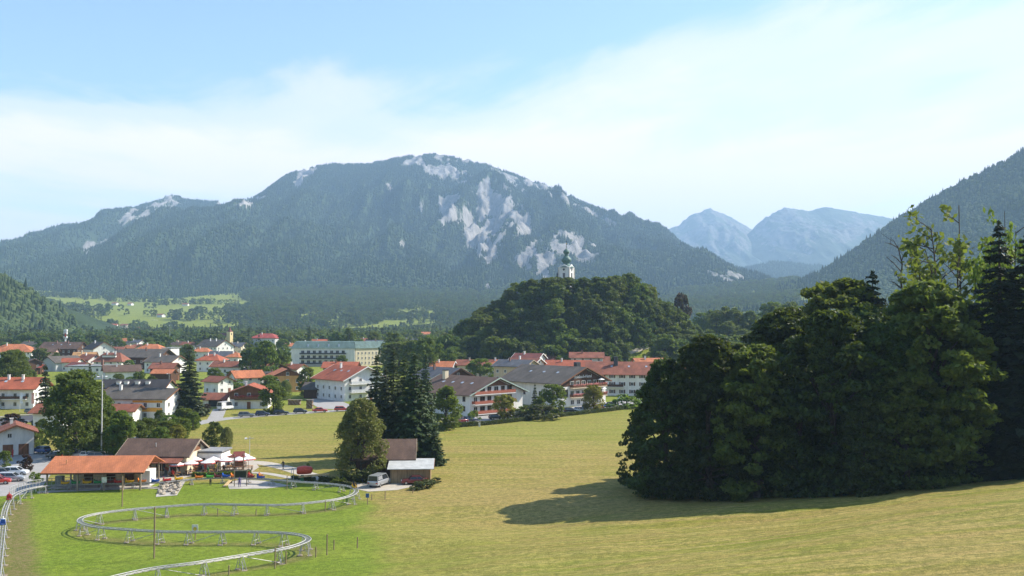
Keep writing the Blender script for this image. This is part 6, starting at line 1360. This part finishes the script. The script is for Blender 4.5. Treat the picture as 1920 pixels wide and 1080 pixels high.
for px, yb, yt, c, lab in ((37, 772, 736, (.75, .76, .78), 'flagpole with a hanging white banner before the guest house'), (58, 775, 736, (.75, .38, .28), 'flagpole with a hanging salmon banner before the guest house')):
    p = gnd(px, yb); h = at(px, yt, p.y).z-p.z; o = empty('flagpole', p, 0, lab, 'flag'); MB().tube([(0, 0, 0), (0, 0, h)], .06, 6).build('pole', plain('mast_paint', (.6, .6, .58), .5), o)
    m = MB(); n = 8
    for i in range(n): m.face([(.08+.8*math.sin(.0)+0, .05*math.sin(i*1.3), h-.1-i*.4), (.85, .12*math.sin(i*1.1+.6), h-.1-i*.4), (.85, .12*math.sin((i+1)*1.1+.6), h-.1-(i+1)*.4), (.08, .05*math.sin((i+1)*1.3), h-.1-(i+1)*.4)])
    m.build('banner', plain('banner_%d' % px, c, .8), o)
def white_marker(px, yb, yt, lab):
    p = gnd(px, yb); h = at(px, yt, p.y).z-p.z; o = empty('marker_post', p, 0, lab, 'post'); MB().box((0, 0, h/2), (.45, .25, h)).build('body', plain('sign_white', (.75, .73, .65)), o); MB().box((0, 0, h+.03), (.5, .3, .06)).build('cap', plain('sign_white', (.75, .73, .65)), o)
white_marker(899, 800, 793, 'white cabinet standing at the foot of the long hedge')
p = gnd(1164, 752); o = empty('glass_pyramid', p, .5, 'small glass pyramid skylight beside the round bush', 'skylight'); MB().lathe([(2.2, 0), (.02, 2.0)], 6).build('panes', plain('pale_glass', (.55, .6, .62), .1), o); MB().lathe([(2.3, -.1), (2.3, .15)], 6).build('curb', CONC, o)
# timber stacks and garden clutter before the apartment house
for px, py, lab, sx in ((553, 759, 'long dark stack of firewood before the yard', 4.6), (581, 766, 'tall dark timber stack beside the yard', 2.2)):
    p = gnd(px, py); o = empty('wood_stack', p, R(-12), lab, 'wood stack'); k = 0
    for r in range(4 if sx > 3 else 7):
        for i in range(int(sx/.42)): MB().tube([(-sx/2+.21+i*.42, -.45, .2+r*.36), (-sx/2+.21+i*.42, .45, .2+r*.36)], .19, 7).build('log', WOODG if (i+r) % 3 else WOODM, o)
    MB().box((0, 0, .22+(4 if sx > 3 else 7)*.36), (sx+.3, 1.2, .08)).build('cover', plain('sheet_cover', (.3, .22, .18)), o)
# ------------------------------------------------------------ haze
def build_haze():
    me = MB().box((0, 4500, 680), (24000, 17000, 1420)).mesh('haze', [])
    m = bpy.data.materials.new('haze'); m.use_nodes = True; t = m.node_tree; t.nodes.clear()
    v = N(t, 'ShaderNodeVolumePrincipled'); v.inputs['Color'].default_value = (.48, .72, 1.0, 1); v.inputs['Density'].default_value = HAZE; v.inputs['Anisotropy'].default_value = .1
    o = N(t, 'ShaderNodeOutputMaterial'); L(t, v.outputs[0], o.inputs['Volume']); me.materials.append(m)
    tag(link('haze', me), 'pale blue summer haze filling the valley air', 'haze', kind='stuff')
HAZE = 1.0e-4
build_haze()
